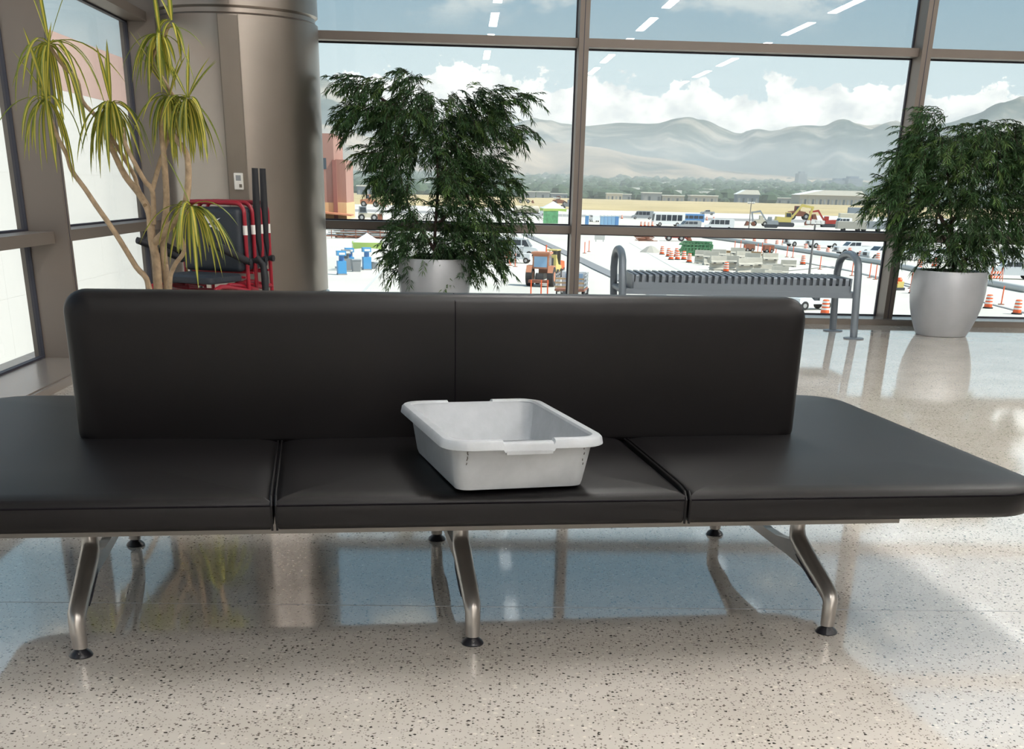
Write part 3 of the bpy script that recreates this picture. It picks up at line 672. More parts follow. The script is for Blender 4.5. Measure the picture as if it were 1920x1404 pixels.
# ------------------------------------------------------------------ outdoors: traffic furniture
def barrel():
    t = thing('traffic_barrel', 'orange and white striped traffic barrel standing on the apron', 'barrel', (0, 0, 0), 0, 'orange traffic barrels on the apron')
    obj('base', MB().lathe([(.40, 0), (.40, .09), (.33, .11)], 16), 'tyre', t)
    obj('drum', MB().lathe([(.32, .08), (.32, .30), (.30, .31), (.30, .55), (.28, .56), (.28, .80), (.26, .81), (.25, 1.02), (.18, 1.08)], 16), 'orange', t, 40)
    for z0, r in ((.36, .306), (.60, .286), (.85, .263)): obj('stripe', MB().lathe([(r, z0), (r, z0 + .13)], 16), 'stripe', t, 40)
    return t
BP = [(1241, 477), (1253, 481), (1258, 487), (1270, 487), (1282, 487), (1268, 481), (1292, 492), (1361, 510), (1394, 452), (1414, 454), (1435, 458), (1456, 463), (1510, 471), (1505, 496), (1534, 474), (1551, 479), (1592, 479), (1612, 486), (1645, 490), (1495, 570), (1546, 590), (1711, 550), (1852, 578), (1906, 589), (1723, 504), (1751, 500), (1202, 424), (1209, 424), (1216, 425), (1223, 424), (1166, 410), (1310, 412), (1325, 413), (1338, 413)]
b0 = barrel()
for i, (x, y) in enumerate(BP):
    if i == 0: b0.location = G(x, y)
    else: dup(b0, G(x, y), random.uniform(0, 6))
def stake(h=1.5):
    t = thing('delineator_post', 'thin orange delineator post on the apron', 'post', (0, 0, 0), 0, 'orange delineator posts on the apron')
    obj('post', MB().tube([(0, 0, .05), (0, 0, h)], .055, 7), 'orange', t); obj('base', MB().lathe([(.28, 0), (.26, .06), (.08, .08)], 10), 'rust', t)
    return t
SP = [(1096, 475), (1104, 472), (995, 562), (1014, 562), (1026, 562), (957, 498), (966, 500), (1377, 471), (1388, 470), (1395, 481), (1428, 474), (1442, 484), (1453, 489), (1475, 482), (1486, 483), (1537, 505), (1597, 517), (1630, 521), (1641, 524), (1707, 541), (1877, 571), (1420, 477)]
k0 = stake()
for i, (x, y) in enumerate(SP):
    if i == 0: k0.location = G(x, y)
    else: dup(k0, G(x, y), 0)
def barricade(px, py, label, wd=1.5, hh=1.5):
    t = thing('barricade', label, 'barricade', G(px, py), R_(10))
    for sx in (-1, 1): obj('leg', MB().tube([(sx * wd / 2, -.3, 0), (sx * wd / 2 * .9, 0, hh), (sx * wd / 2, .3, 0)], .04, 6), 'orange_dim', t)
    for z0 in (.5, .95):
        bd_ = obj('board', MB().box((-wd / 2, -.05, z0), (wd / 2, .0, z0 + .26)), 'orange', t)
        for k in range(4): obj('stripe', MB().prism([(-wd / 2 + k * wd / 4 + .08, z0), (-wd / 2 + k * wd / 4 + .22, z0), (-wd / 2 + k * wd / 4 + .34, z0 + .26), (-wd / 2 + k * wd / 4 + .2, z0 + .26)], -.056, -.049), 'stripe', bd_)
barricade(944, 494, 'orange striped barricade standing beside the white passenger van')
barricade(1866, 531, 'orange barricade leaning by the white pickup near the pipe', 1.3, 1.7)
barricade(1478, 461, 'orange barricade standing next to a light pole', 2.4, 1.3)
# ------------------------------------------------------------------ outdoors: vehicles
def wheels(t, xs, hw, r, m='hub'):
    for x in xs:
        for sy in (-1, 1):
            wv_ = obj('wheel', MB().tube([(x, sy * (hw - .2), r), (x, sy * (hw + .02), r)], r, 14), 'tyre', t, 40)
            obj('hub', MB().tube([(x, sy * (hw - .1), r), (x, sy * (hw + .03), r)], r * .5, 10), m, wv_, 40)
def pickup(label, loc, rz, body='carwhite', cap=False, group=None):
    t = thing('pickup_truck', label, 'pickup', loc, rz, group)
    low = [(-2.85, .45), (2.7, .45), (2.85, .6), (2.85, 1.05), (2.7, 1.2), (1.35, 1.28), (-2.85, 1.28)]
    obj('body', MB().prism(low, -.95, .95), body, t)
    obj('cab', MB().prism([(-1.0, 1.26), (1.4, 1.26), (.7, 1.85), (.5, 1.92), (-.75, 1.92), (-.98, 1.8)], -.86, .86), body, t)
    obj('windscreen', MB().prism([(1.30, 1.33), (1.33, 1.33), (.74, 1.83), (.70, 1.83)], -.78, .78), 'carglass', t)
    for sy in (-1, 1):
        for x0, x1, x2 in ((-.85, .02, .02), (.1, 1.1, .62)):
            obj('side_window', MB().prism([(x0, 1.34), (x1, 1.34), (x2, 1.80), (x0, 1.80)], sy * .855, sy * .875), 'carglass', t)
        obj('headlight', MB().box((2.72, sy * .6 - .2, .85), (2.87, sy * .6 + .2, 1.08)), 'stripe', t)
    obj('grille', MB().box((2.83, -.42, .68), (2.88, .42, 1.08)), 'cardark', t)
    obj('bumper', MB().box((2.6, -.95, .42), (2.95, .95, .64)), 'carsilver', t)
    if cap: obj('bed_cap', MB().prism([(-2.8, 1.27), (-1.02, 1.27), (-1.05, 1.88), (-2.7, 1.84)], -.88, .88), body, t)
    else: obj('bed_floor', MB().box((-2.75, -.85, 1.281), (-1.05, .85, 1.285)), 'cardark', t)
    wheels(t, (1.75, -1.75), .95, .42); return t
def van(label, loc, rz, body='carwhite', ln=5.8, h=2.1, glass_band=True, group=None, name='van'):
    t = thing(name, label, 'van', loc, rz, group); f_ = ln / 2
    obj('body', MB().prism([(-f_, .4), (f_ - .1, .4), (f_, .6), (f_, .95), (f_ - .25, 1.12), (f_ - 1.0, 1.25), (f_ - 1.65, h - .12), (f_ - 1.9, h), (-f_ + .15, h), (-f_, h - .15)], -1.0, 1.0), body, t)
    obj('windscreen', MB().prism([(f_ - 1.0, 1.3), (f_ - .95, 1.3), (f_ - 1.6, h - .16), (f_ - 1.66, h - .16)], -.85, .85), 'carglass', t)
    for sy in (-1, 1):
        obj('side_window', MB().prism([(f_ - 2.1, 1.3), (f_ - 1.15, 1.3), (f_ - 1.62, h - .22), (f_ - 2.1, h - .22)], sy * .995, sy * 1.015), 'carglass', t)
        if glass_band:
            x = f_ - 2.25
            while x - 1.1 > -f_: obj('side_window', MB().prism([(x - 1.1, 1.3), (x, 1.3), (x, h - .22), (x - 1.1, h - .22)], sy * .995, sy * 1.015), 'carglass', t); x -= 1.22
        obj('headlight', MB().box((f_ - .1, sy * .7 - .18, .75), (f_ + .01, sy * .7 + .18, .95)), 'stripe', t)
    obj('bumper', MB().box((f_ - .1, -1.0, .38), (f_ + .12, 1.0, .58)), 'carsilver', t)
    wheels(t, (f_ - 1.15, -f_ + 1.2), 1.0, .38); return t
def bus(label, loc, rz, body='carwhite', ln=9.0, h=2.9):
    t = thing('shuttle_bus', label, 'bus', loc, rz); f_ = ln / 2
    obj('body', MB().prism([(-f_, .45), (f_ - .05, .45), (f_, .7), (f_ - .1, 1.3), (f_ - .35, h - .1), (f_ - .5, h), (-f_ + .1, h), (-f_, h - .2)], -1.2, 1.2), body, t)
    obj('windscreen', MB().prism([(f_ - .07, 1.35), (f_ - .03, 1.35), (f_ - .26, h - .3), (f_ - .3, h - .3)], -1.05, 1.05), 'carglass', t)
    for sy in (-1, 1):
        for k in range(int(ln / 1.5)): obj('side_window', MB().box((f_ - 1.9 - k * 1.45, sy * 1.21 - .02, 1.35), (f_ - .65 - k * 1.45, sy * 1.21 + .02, h - .45)), 'carglass', t)
    wheels(t, (f_ - 1.8, -f_ + 2.0), 1.2, .48); return t
pk = 'white pickup trucks parked along the pipe'
pickup('white pickup parked nearest the silver planter', G(1893, 523), R_(172))
pickup('white crew pickup parked behind the row of barrels with its hood out', G(1597, 478), R_(195))
pickup('white pickup with its hood toward the pipe next to the slanted mullion', G(1650, 488), R_(205))
for (x, y, a_) in ((1500, 462, 200), (1542, 465, 195), (1718, 488, 200), (1770, 493, 195), (1830, 497, 190), (1890, 494, 185)):
    pickup('white pickup in the long parked row beyond the pipe', G(x, y), R_(a_), 'carwhite', False, pk)
pickup('silver pickup driving on the strip beyond the buses', G(1326, 403), R_(180), 'carsilver')
van('white passenger van with dark side windows parked beside the low utility cart', G(966, 481), R_(-8), ln=6.2, h=2.3)
van('white van with a long dark window band by the window rail', G(1348, 431), R_(178), ln=7.0, h=2.5)
van('grey minivan parked beside the white window band van', G(1291, 431), R_(200), 'carsilver', 5.6, 2.1)
van('small grey van parked beyond the portable toilets', G(1204, 411), R_(180), 'carsilver', 7.0, 2.5)
bus('white shuttle bus with a dark window band', G(1252, 424), R_(188), 'carwhite', 8.5, 3.2)
bus('blue and white shuttle bus behind the minivan', G(1288, 419), R_(185), 'carblue', 9.5, 2.6)
van('white car parked beside the blue portable toilets', G(1114, 416), R_(100), 'carwhite', 4.6, 1.9)
van('white van parked behind the excavators', G(1578, 424), R_(200), 'carwhite', 5.5, 2.3)
def trailer(label, px, py, ln, h, m, rz=180, wd=2.4):
    t = thing('site_trailer', label, 'trailer', G(px, py), R_(rz))
    obj('body', MB().loft([[(x, y, z) for x, y in rrect(-ln / 2 + i, ln / 2 - i, -wd / 2 + i, wd / 2 - i, .15, 3)] for i, z in ((0, .6), (0, h - .1), (.1, h))]), m, t)
    for k in range(3): obj('window', MB().box((-ln / 2 + ln * (.15 + .28 * k), -wd / 2 - .03, h * .5), (-ln / 2 + ln * (.15 + .28 * k) + .9, -wd / 2, h * .5 + .7)), 'window_dark', t)
    for x in (-ln / 4, ln / 4): obj('wheel', MB().tube([(x, -wd / 2, .38), (x, wd / 2, .38)], .38, 12), 'tyre', t)
trailer('long beige camper trailer beyond the pickups', 1602, 422, 10.5, 3.4, 'beige')
trailer('pale grey site trailer beyond the pickups', 1594, 434, 7.5, 2.4, 'shed_tan'); trailer('grey site trailer beside the pale one', 1632, 434, 7.5, 2.5, 'shed')
trailer('white site trailer near the slanted mullion', 1660, 428, 5.0, 2.8, 'carwhite'); trailer('tall grey box trailer at the far edge of the apron', 1608, 408, 9.0, 4.0, 'tower_pale')
# tank truck
t = thing('tank_truck', 'beige tank truck driving across the apron', 'truck', G(995, 404), 0)
obj('tank', MB().tube([(-5.5, 0, 1.9), (-5.2, 0, 1.9), (2.4, 0, 1.9), (2.7, 0, 1.9)], [.8, 1.1, 1.1, .8], 14), 'beige', t, 40)
obj('cab', MB().prism([(3, .6), (5.4, .6), (5.5, 1.5), (4.9, 1.7), (4.5, 2.8), (3, 2.8)], -1.1, 1.1), 'carwhite', t); obj('chassis', MB().box((-5.4, -.5, .6), (3.2, .5, .9)), 'cardark', t)
wheels(t, (-4.2, -3.0, 4.4), 1.1, .5)
# orange tractor
t = thing('tractor', 'orange farm tractor seen from behind on the apron', 'tractor', G(1015, 536), R_(78))
obj('cab_frame', MB().prism([(-.75, 1.5), (.75, 1.5), (.6, 2.75), (-.65, 2.75)], -.75, .75), 'tractor', t)
obj('rear_window', MB().prism([(-.80, 1.65), (-.77, 1.65), (-.69, 2.55), (-.72, 2.55)], -.6, .6), 'bluelight', t)
for sy in (-1, 1): obj('side_window', MB().prism([(-.6, 1.7), (.6, 1.7), (.5, 2.6), (-.52, 2.6)], sy * .745, sy * .765), 'carglass', t)
obj('roof', MB().box((-.85, -.85, 2.75), (.85, .85, 2.93)), 'tractor', t); obj('hood', MB().prism([(.6, .8), (2.6, .8), (2.6, 1.5), (.6, 1.75)], -.42, .42), 'tractor', t)
obj('chassis', MB().box((-.9, -.35, .6), (2.4, .35, 1.1)), 'cardark', t); obj('beacon', MB().tube([(.3, -.3, 2.9), (.3, -.3, 3.5)], .06, 8), 'orange', t)
for x, r, wd in ((-.4, .85, .55), (2.0, .5, .35)):
    for sy in (-1, 1):
        y0 = sy * (1.0 if r > .6 else .75); wv_ = obj('wheel', MB().tube([(x, y0 - wd / 2, r), (x, y0 + wd / 2, r)], r, 18), 'tyre', t, 40); obj('hub', MB().tube([(x, y0 - wd / 2 - .02, r), (x, y0 + wd / 2 + .02, r)], r * .5, 12), 'tractor', wv_, 40)
for sy in (-1, 1): obj('fender', MB().prism([(-1.2, 1.2), (-.9, 1.78), (.1, 1.78), (.4, 1.3), (.2, 1.25), (-.0, 1.68), (-.8, 1.68), (-1.1, 1.2)], sy * .75, sy * 1.25), 'tractor', t)
obj('hitch', MB().box((-1.7, -.9, .35), (-.9, .9, .6)), 'rust', t)
# yellow forklift
t = thing('forklift', 'yellow forklift parked in front of the orange tractor', 'forklift', G(1037, 520), R_(75))
obj('body', MB().prism([(-1.3, .5), (1.0, .5), (1.0, 1.1), (-.4, 1.3), (-1.0, 1.9), (-1.35, 1.8)], -.6, .6), 'yellow', t)
obj('counterweight', MB().prism([(-1.5, .6), (-1.2, .6), (-1.2, 2.2), (-1.45, 2.2)], -.62, .62), 'yellow', t); obj('radiator', MB().box((-1.54, -.35, 1.0), (-1.48, .35, 1.9)), 'cardark', t)
obj('roof', MB().box((-1.1, -.6, 2.55), (.6, .6, 2.65)), 'yellow', t)
for x in (-1.0, .5):
    for sy in (-1, 1): obj('post', MB().tube([(x, sy * .55, 1.2), (x, sy * .55, 2.55)], .05, 6), 'cardark', t)
obj('mast', MB().box((1.0, -.45, .2), (1.2, .45, 2.5)), 'cardark', t); wheels(t, (-.9, .7), .75, .42, 'tractor')
t = thing('concrete_saw', 'small orange machine standing beside the yellow forklift', 'machine', G(1046, 512), R_(70))
obj('body', MB().prism([(-.8, .4), (.8, .4), (.6, 1.2), (-.7, 1.35)], -.5, .5), 'orange', t); obj('handle', MB().tube([(-.7, -.3, 1.2), (-1.2, -.3, 1.5), (-1.2, .3, 1.5), (-.7, .3, 1.2)], .04, 6), 'cardark', t); wheels(t, (-.5, .5), .5, .3)
# stake-bed truck
t = thing('stake_truck', 'grey stake bed truck parked behind the mullion', 'truck', G(1072, 566), R_(82))
obj('bed', MB().box((-2.3, -1.15, .95), (1.0, 1.15, 1.1)), 'rust', t); obj('chassis', MB().box((-2.3, -.5, .6), (2.8, .5, .95)), 'cardark', t)
obj('cab', MB().prism([(1.1, .6), (2.9, .6), (2.95, 1.35), (2.3, 1.55), (1.9, 2.2), (1.1, 2.2)], -1.0, 1.0), 'carwhite', t); obj('rear_window', MB().box((1.07, -.7, 1.5), (1.1, .7, 2.05)), 'bluelight', t)
for sy in (-1, 1):
    for z0 in (1.2, 1.5, 1.8, 2.05): obj('slat', MB().box((-2.3, sy * 1.13 - .02, z0), (1.0, sy * 1.13 + .02, z0 + .1)), 'shed', t)
    for x in (-2.2, -1.2, -.2, .9): obj('stake', MB().box((x - .04, sy * 1.1 - .03, 1.1), (x + .04, sy * 1.1 + .03, 2.2)), 'shed', t)
for z0 in (1.2, 1.5, 1.8): obj('slat', MB().box((-2.32, -1.13, z0), (-2.28, 1.13, z0 + .12)), 'timber', t)
for sy in (-1, 1): obj('tail_light', MB().box((-2.36, sy * .8 - .12, .75), (-2.3, sy * .8 + .12, .9)), 'stripe', t)
wheels(t, (-1.3, 2.0), 1.1, .48)
def utv(label, px, py, rz):
    t = thing('utility_cart', label, 'utility cart', G(px, py), R_(rz))
    obj('body', MB().prism([(-1.5, .45), (1.5, .45), (1.5, .85), (.6, 1.0), (.2, .7), (-.3, .7), (-.3, 1.1), (-1.5, 1.1)], -.7, .7), 'carwhite', t)
    obj('roof', MB().box((-.5, -.7, 1.85), (.7, .7, 1.92)), 'carwhite', t); obj('seat', MB().box((-.35, -.6, .7), (.15, .6, 1.05)), 'cardark', t)
    for x, x2 in ((-.35, -.4), (.75, .55)):
        for sy in (-1, 1): obj('post', MB().tube([(x, sy * .65, .9), (x2, sy * .65, 1.86)], .03, 6), 'cardark', t)
    wheels(t, (-1.0, 1.0), .7, .33)
utv('white utility cart parked between two barrels behind the steel bench', 1520, 580, 200); utv('low white utility cart beside the passenger van', 972, 493, 170)
t = thing('plate_compactor', 'small orange and yellow compactor standing by the slanted mullion', 'machine', G(1684, 544), R_(20))
obj('plate', MB().box((-.5, -.35, 0), (.5, .35, .25)), 'cardark', t); obj('engine', MB().box((-.35, -.3, .25), (.35, .3, .8)), 'yellow', t); obj('handle', MB().tube([(-.3, -.25, .6), (-.75, -.25, 1.25), (-.75, .25, 1.25), (-.3, .25, .6)], .06, 6), 'orange', t); obj('tank', MB().lathe([(.25, .8), (.28, .95), (.15, 1.15)], 10), 'orange', t)
# excavators and loaders
def excavator(label, px, py, rz, m, s_=1.0):
    t = thing('excavator', label, 'excavator', G(px, py), R_(rz)); t.scale = (s_,) * 3
    for sy in (-1, 1): obj('track', MB().loft([[(x, sy * 1.1 + dy_, z) for x, z in rrect(-2, 2, 0, .9, .4, 4)] for dy_ in (-.3, .3)]), 'cardark', t)
    obj('house', MB().prism([(-2.2, .95), (1.2, .95), (1.2, 1.9), (-2.0, 2.1)], -1.3, 1.3), m, t); obj('cab', MB().prism([(-.1, 1.9), (1.3, 1.9), (1.1, 3.0), (-.1, 3.0)], -1.25, -.2), m, t); obj('cab_glass', MB().prism([(0, 2.05), (1.15, 2.05), (1.0, 2.85), (0, 2.85)], -1.27, -1.25), 'carglass', t)
    obj('boom', MB().prism([(1.0, 1.6), (1.4, 1.5), (3.6, 4.2), (6.0, 3.9), (6.0, 4.3), (3.5, 4.8)], -.25, .25), m, t)
    obj('stick', MB().prism([(5.8, 4.4), (6.3, 4.3), (5.6, 1.4), (5.2, 1.5)], -.2, .2), m, t); obj('bucket', MB().prism([(5.1, 1.6), (5.8, 1.4), (5.7, .5), (4.7, .4), (4.6, .9)], -.6, .6), 'rust', t)
excavator('orange excavator among the machines at the far side of the apron', 1470, 425, 0, 'yellow', 1.25); excavator('dark red excavator beside the site trailers', 1552, 426, 185, 'carred', .95); excavator('grey excavator with folded boom beside the orange one', 1445, 427, 170, 'carsilver', .9)
t = thing('backhoe', 'grey backhoe parked near the terracotta building', 'backhoe', G(684, 414), R_(10))
obj('body', MB().prism([(-1.5, .8), (3, .8), (3, 1.7), (-1.5, 1.9)], -.8, .8), 'beige', t); obj('cab', MB().prism([(-1.4, 1.8), (.6, 1.8), (.4, 3.3), (-1.3, 3.3)], -.85, .85), 'shed', t); obj('cab_glass', MB().prism([(-1.2, 2.0), (.4, 2.0), (.25, 3.1), (-1.1, 3.1)], -.88, -.85), 'carglass', t); obj('bucket', MB().box((3.2, -1.1, .3), (4.4, 1.1, 1.6)), 'rust', t); wheels(t, (-.8, 2.3), 1.0, .8)
# ------------------------------------------------------------------ outdoors: site goods
rb = random.Random(3)
def block():
    t = thing('concrete_block', 'weathered concrete barrier block stacked on the apron', 'concrete block', (0, 0, 0), 0, 'stacked concrete barrier blocks')
    obj('body', MB().prism([(-.42, 0), (.42, 0), (.42, .16), (.24, .30), (.17, .78), (-.17, .78), (-.24, .30), (-.42, .16)], -.95, .95), 'blockconc', t)
    for y in (-.55, .55): obj('fork_slot', MB().box((-.43, y - .16, -.001), (.43, y + .16, .09)), 'cardark', t)
    return t
bl = block(); first = True; used_ = []
for (x, y, n_) in ((1316, 494, 2), (1332, 497, 2), (1346, 492, 2), (1364, 486, 1), (1382, 488, 2), (1345, 507, 2), (1362, 503, 1), (1378, 510, 2), (1392, 496, 2), (1396, 512, 2), (1410, 500, 2), (1415, 512, 2), (1426, 492, 1), (1432, 510, 1), (1442, 500, 2), (1448, 512, 1), (1462, 513, 1), (1400, 486, 1), (1478, 500, 1), (1470, 514, 1), (1336, 484, 1), (1424, 518, 1), (1448, 521, 1)):
    g0 = G(x, y)
    while any(abs(g0.x - q_.x) < 2.25 and abs(g0.y - q_.y) < 1.2 for q_ in used_) or (g0 - G(1361, 510)).length < 1.7: g0.y += .6
    used_.append(g0)
    for k in range(n_):
        loc = g0 + Vector((0, 0, k * .79)); a_ = R_(rb.choice((75, 80, 95, 100)) + rb.uniform(-5, 5))
        if first: bl.location = loc; bl.rotation_euler = (0, 0, a_); first = False
        else: dup(bl, loc, a_)
t = thing('scaffold_pile', 'pile of green lattice scaffold frames beside the barrels', 'scaffolding', G(1306, 480), R_(-12))
for k in range(9):
    y0 = -.9 + k * .23; x0 = rb.uniform(-2.6, -2.0); x1 = rb.uniform(1.6, 2.4); h = 1.0 + .75 * math.sin((k + 1) / 10 * math.pi) + rb.uniform(-.15, .15); mb = MB()
    for z0 in (.1, h * .5, h): mb.box((x0, y0, z0 - .06), (x1, y0 + .08, z0 + .06))
    n_ = 9
    for i in range(n_): xa = x0 + (x1 - x0) * i / n_; xb = x0 + (x1 - x0) * (i + 1) / n_; mb.tube([(xa, y0 + .04, .1), (xb, y0 + .04, h)], .06, 5); mb.tube([(xb, y0 + .04, .1), (xb, y0 + .04, h)], .06, 5)
    obj('lattice_frame', mb, 'green', t)
t = thing('timber_stack', 'long brown timbers stacked beyond the concrete blocks', 'timber', G(1390, 478), R_(-20))
for k in range(4): obj('timber', MB().box((-3.2 + k * .15, -.5 + k * .28, 0), (3.2 - k * .1, -.26 + k * .28, .28)), 'timber', t)
for k in range(2): obj('timber', MB().box((-2.8 + k * .2, -.36 + k * .3, .28), (2.9, -.12 + k * .3, .54)), 'timber', t)
for x, y, lb in ((1404, 472, 'dark red generator box near the timber stack'), (1440, 474, 'dark red pump box by the barrels')):
    t = thing('pump_box', lb, 'machine', G(x, y), R_(10)); obj('case', MB().prism([(-.8, .3), (.8, .3), (.75, 1.1), (-.75, 1.1)], -.5, .5), 'rust', t); wheels(t, (-.4, .4), .5, .28)
t = thing('gravel_heap', 'small grey-green heap of debris on the apron', 'heap', G(1220, 473), 0); obj('heap', MB().lathe([(1.7, 0), (1.2, .35), (.6, .75), (.1, .9)], 9), 'shed_tan', t)
t = thing('debris_heap', 'low heap of broken boards on the apron', 'heap', G(1208, 452), R_(15))
for k in range(8): obj('board', MB().box((-1.8, -.1, 0), (1.8, .1, .12), Matrix.Translation((rb.uniform(-.8, .8), rb.uniform(-.6, .6), .12 * k)) @ Matrix.Rotation(rb.uniform(-.5, .5), 4, 'Z')), 'rust', t)
t = thing('rebar_pile', 'heap of scaffold tubes and boards beyond the green canopy', 'scaffolding', G(668, 447), R_(5))
for k in range(16): obj('tube', MB().tube([(-6 + rb.uniform(0, 4), rb.uniform(-1.5, 1.5), .15 + .09 * k), (2 + rb.uniform(0, 5), rb.uniform(-1.5, 1.5), .15 + .09 * k)], .09, 5), rb.choice(['timber', 'shed', 'rust', 'kerb_light']), t)
for k in range(7): obj('upright', MB().tube([(-6 + k * 2, -1.2, 0), (-6 + k * 2, -1.2, 2.2)], .07, 5), 'rust', t)
t = thing('apron_sign', 'small grey sign board standing alone on the apron', 'sign', G(1124, 453), R_(5)); obj('board', MB().box((-.9, -.05, .3), (.9, .05, 1.25)), 'kerb_light', t); obj('leg', MB().box((-.7, -.04, 0), (-.6, .04, .35)), 'shed', t); obj('leg', MB().box((.6, -.04, 0), (.7, .04, .35)), 'shed', t)
def canopy(label, px, py, wd, h0, h1, walls=False):
    t = thing('canopy_tent', label, 'tent', G(px, py), R_(8)); a_ = wd / 2
    mb = MB(); mb.cur = 0; mb.add([(-a_, -a_, h0), (a_, -a_, h0), (a_, a_, h0), (-a_, a_, h0), (0, 0, h1)], [(0, 1, 4), (1, 2, 4), (2, 3, 4), (3, 0, 4), (0, 3, 2, 1)])
    obj('roof', mb, 'tentwhite', t)
    for p0, p1 in (((-a_, -a_), (a_, -a_)), ((a_, -a_), (a_, a_)), ((a_, a_), (-a_, a_)), ((-a_, a_), (-a_, -a_))):
        n_ = 6; vv = []
        for k in range(n_ + 1): x = p0[0] + (p1[0] - p0[0]) * k / n_; y = p0[1] + (p1[1] - p0[1]) * k / n_; vv += [(x * 1.01, y * 1.01, h0 + .12), (x * 1.01, y * 1.01, h0 - .55 + .12 * math.sin(k / n_ * math.pi)), (x * .99, y * .99, h0 + .12), (x * .99, y * .99, h0 - .55 + .12 * math.sin(k / n_ * math.pi))]
        ff = []
        for k in range(n_): i = 4 * k; ff += [(i, i + 1, i + 5, i + 4), (i + 2, i + 6, i + 7, i + 3), (i, i + 4, i + 6, i + 2), (i + 1, i + 3, i + 7, i + 5)]
        obj('valance', MB().add(vv, ff), 'tentgreen', t)
    for sx in (-1, 1):
        for sy in (-1, 1): obj('leg', MB().tube([(sx * a_, sy * a_, 0), (sx * a_, sy * a_, h0)], .04, 6), 'stripe', t)
    if walls: obj('side_wall', MB().box((-a_, -a_ + .02, .2), (a_ * .3, -a_ + .06, h0 - .3)), 'green', t)
canopy('lime green and white canopy tent near the blue kiosks', 690, 503, 3.2, 2.5, 3.5); canopy('green canopy tent far out on the apron with a side wall', 1036, 420, 6.0, 3.6, 5.4, True)
def kiosk(label, px, py, m, h):
    t = thing('newspaper_kiosk', label, 'kiosk', G(px, py), R_(20))
    obj('cabinet', MB().box((-.42, -.35, .1), (.42, .35, h * .58)), m, t); obj('base', MB().box((-.45, -.38, 0), (.45, .38, .12)), 'bin', t); obj('neck', MB().box((-.2, .05, h * .58), (.3, .3, h * .82)), 'carblue' if m == 'blue' else 'bin', t)
    obj('head', MB().box((-.46, -.4, h * .8), (.42, .3, h)), m, t); obj('slot', MB().box((-.3, -.42, h * .84), (.3, -.39, h * .93)), 'stripe', t)
kiosk('bright blue kiosk nearest the column on the apron', 641, 515, 'blue', 2.2); kiosk('blue kiosk behind the grey one', 656, 505, 'blue', 2.1); kiosk('grey kiosk between two blue kiosks', 650, 507, 'bin', 2.0); kiosk('blue kiosk standing under the lime canopy', 688, 506, 'blue', 2.2)
def bin_(label, px, py, sz=.5, h=1.1):
    t = thing('waste_bin', label, 'bin', G(px, py), R_(15)); obj('body', MB().loft([[(x, y, z) for x, y in rrect(-r, r, -r, r, .08, 3)] for r, z in ((sz * .8, .0), (sz, h))]), 'bin', t); obj('lid', MB().loft([[(x, y, z) for x, y in rrect(-r, r, -r, r, .08, 3)] for r, z in ((sz * 1.06, h), (sz * 1.0, h + .08))]), 'shed', t)
bin_('grey waste bin beside the lime canopy tent', 668, 509); bin_('small grey bin behind the evergreen planter on the apron', 702, 504, .35, .6)
for i, (x, y) in enumerate(((1100, 423), (1128, 424), (1135, 424), (1142, 424), (1149, 424), (1156, 424))):
    t = thing('portable_toilet', 'blue portable toilet standing on the apron' if i else 'lone blue portable toilet beside the white car', 'toilet', G(x, y), 0, 'row of portable toilets' if i else None)
    m = 'blue' if i in (0, 5) else 'bluelight'; obj('cabin', MB().box((-.44, -.6, .1), (.44, .6, 2.3)), m, t); obj('roof', MB().prism([(-.45, 2.3), (.45, 2.3), (.3, 2.55), (-.3, 2.55)], -.66, .66), 'stripe', t); obj('door', MB().box((-.36, -.64, .2), (.36, -.6, 2.1)), 'carblue' if m == 'blue' else 'bluelight', t)
def pole(label, px, py, h, heads=True):
    t = thing('light_pole', label, 'light pole', G(px, py), 0); obj('post', MB().tube([(0, 0, 0), (0, 0, h)], [.14, .10], 8), 'pole', t)
    obj('crossarm', MB().box((-.9, -.06, h - .1), (.9, .06, h)), 'pole', t)
    for x in (-.8, -.3, .3, .8): obj('lamp_head', MB().box((x - .18, -.22, h), (x + .18, .12, h + .35)), 'stripe', t)
pole('light pole rising behind the slotted bench among the barrels', 1517, 516, 5.3); pole('light pole with four lamp heads far out on the apron', 1404, 428, 6.0); pole('dark light pole beside the green canopy tent', 1042, 407, 5.5); pole('slim pole beside the white passenger van', 964, 466, 3.0); pole('pale pole in front of the terracotta building', 649, 400, 9.5)
# assorted equipment beyond the apron
def loader(label, px, py, m, s_=1.0, rz=0):
    t = thing('wheel_loader', label, 'loader', G(px, py), R_(rz)); t.scale = (s_,) * 3
    obj('body', MB().prism([(-3, .8), (1, .8), (1, 1.8), (-.4, 2.0), (-.4, 3.1), (-1.5, 3.1), (-1.5, 2.0), (-3, 1.8)], -1.1, 1.1), m, t); obj('cab_glass', MB().box((-1.4, -1.13, 2.1), (-.5, -1.1, 2.95)), 'carglass', t); obj('lift_arm', MB().prism([(.6, 1.5), (1, 1.7), (3.1, .7), (2.9, .4)], -.8, .8), m, t); obj('bucket', MB().prism([(2.8, .2), (4.0, .1), (3.4, 1.4), (2.9, 1.2)], -1.4, 1.4), 'rust', t); wheels(t, (-2.1, 1.2), 1.1, .75)
for a_ in (('rust coloured loader on the strip beyond the tank truck', 1052, 386, 'rust', 1.6), ('grey loader near the window mullion beyond the runway strip', 1062, 392, 'shed', 1.3, 170), ('beige loader near the dry grass', 985, 381, 'beige', 1.4), ('orange container loader beyond the backhoe', 697, 388, 'tractor', 1.5), ('brown loader behind the excavators', 1500, 412, 'rust', 1.5), ('tan loader beyond the barrels', 1420, 424, 'beige', .9, 180), ('small red loader by the pump boxes', 1268, 452, 'carred', .7)): loader(*a_)

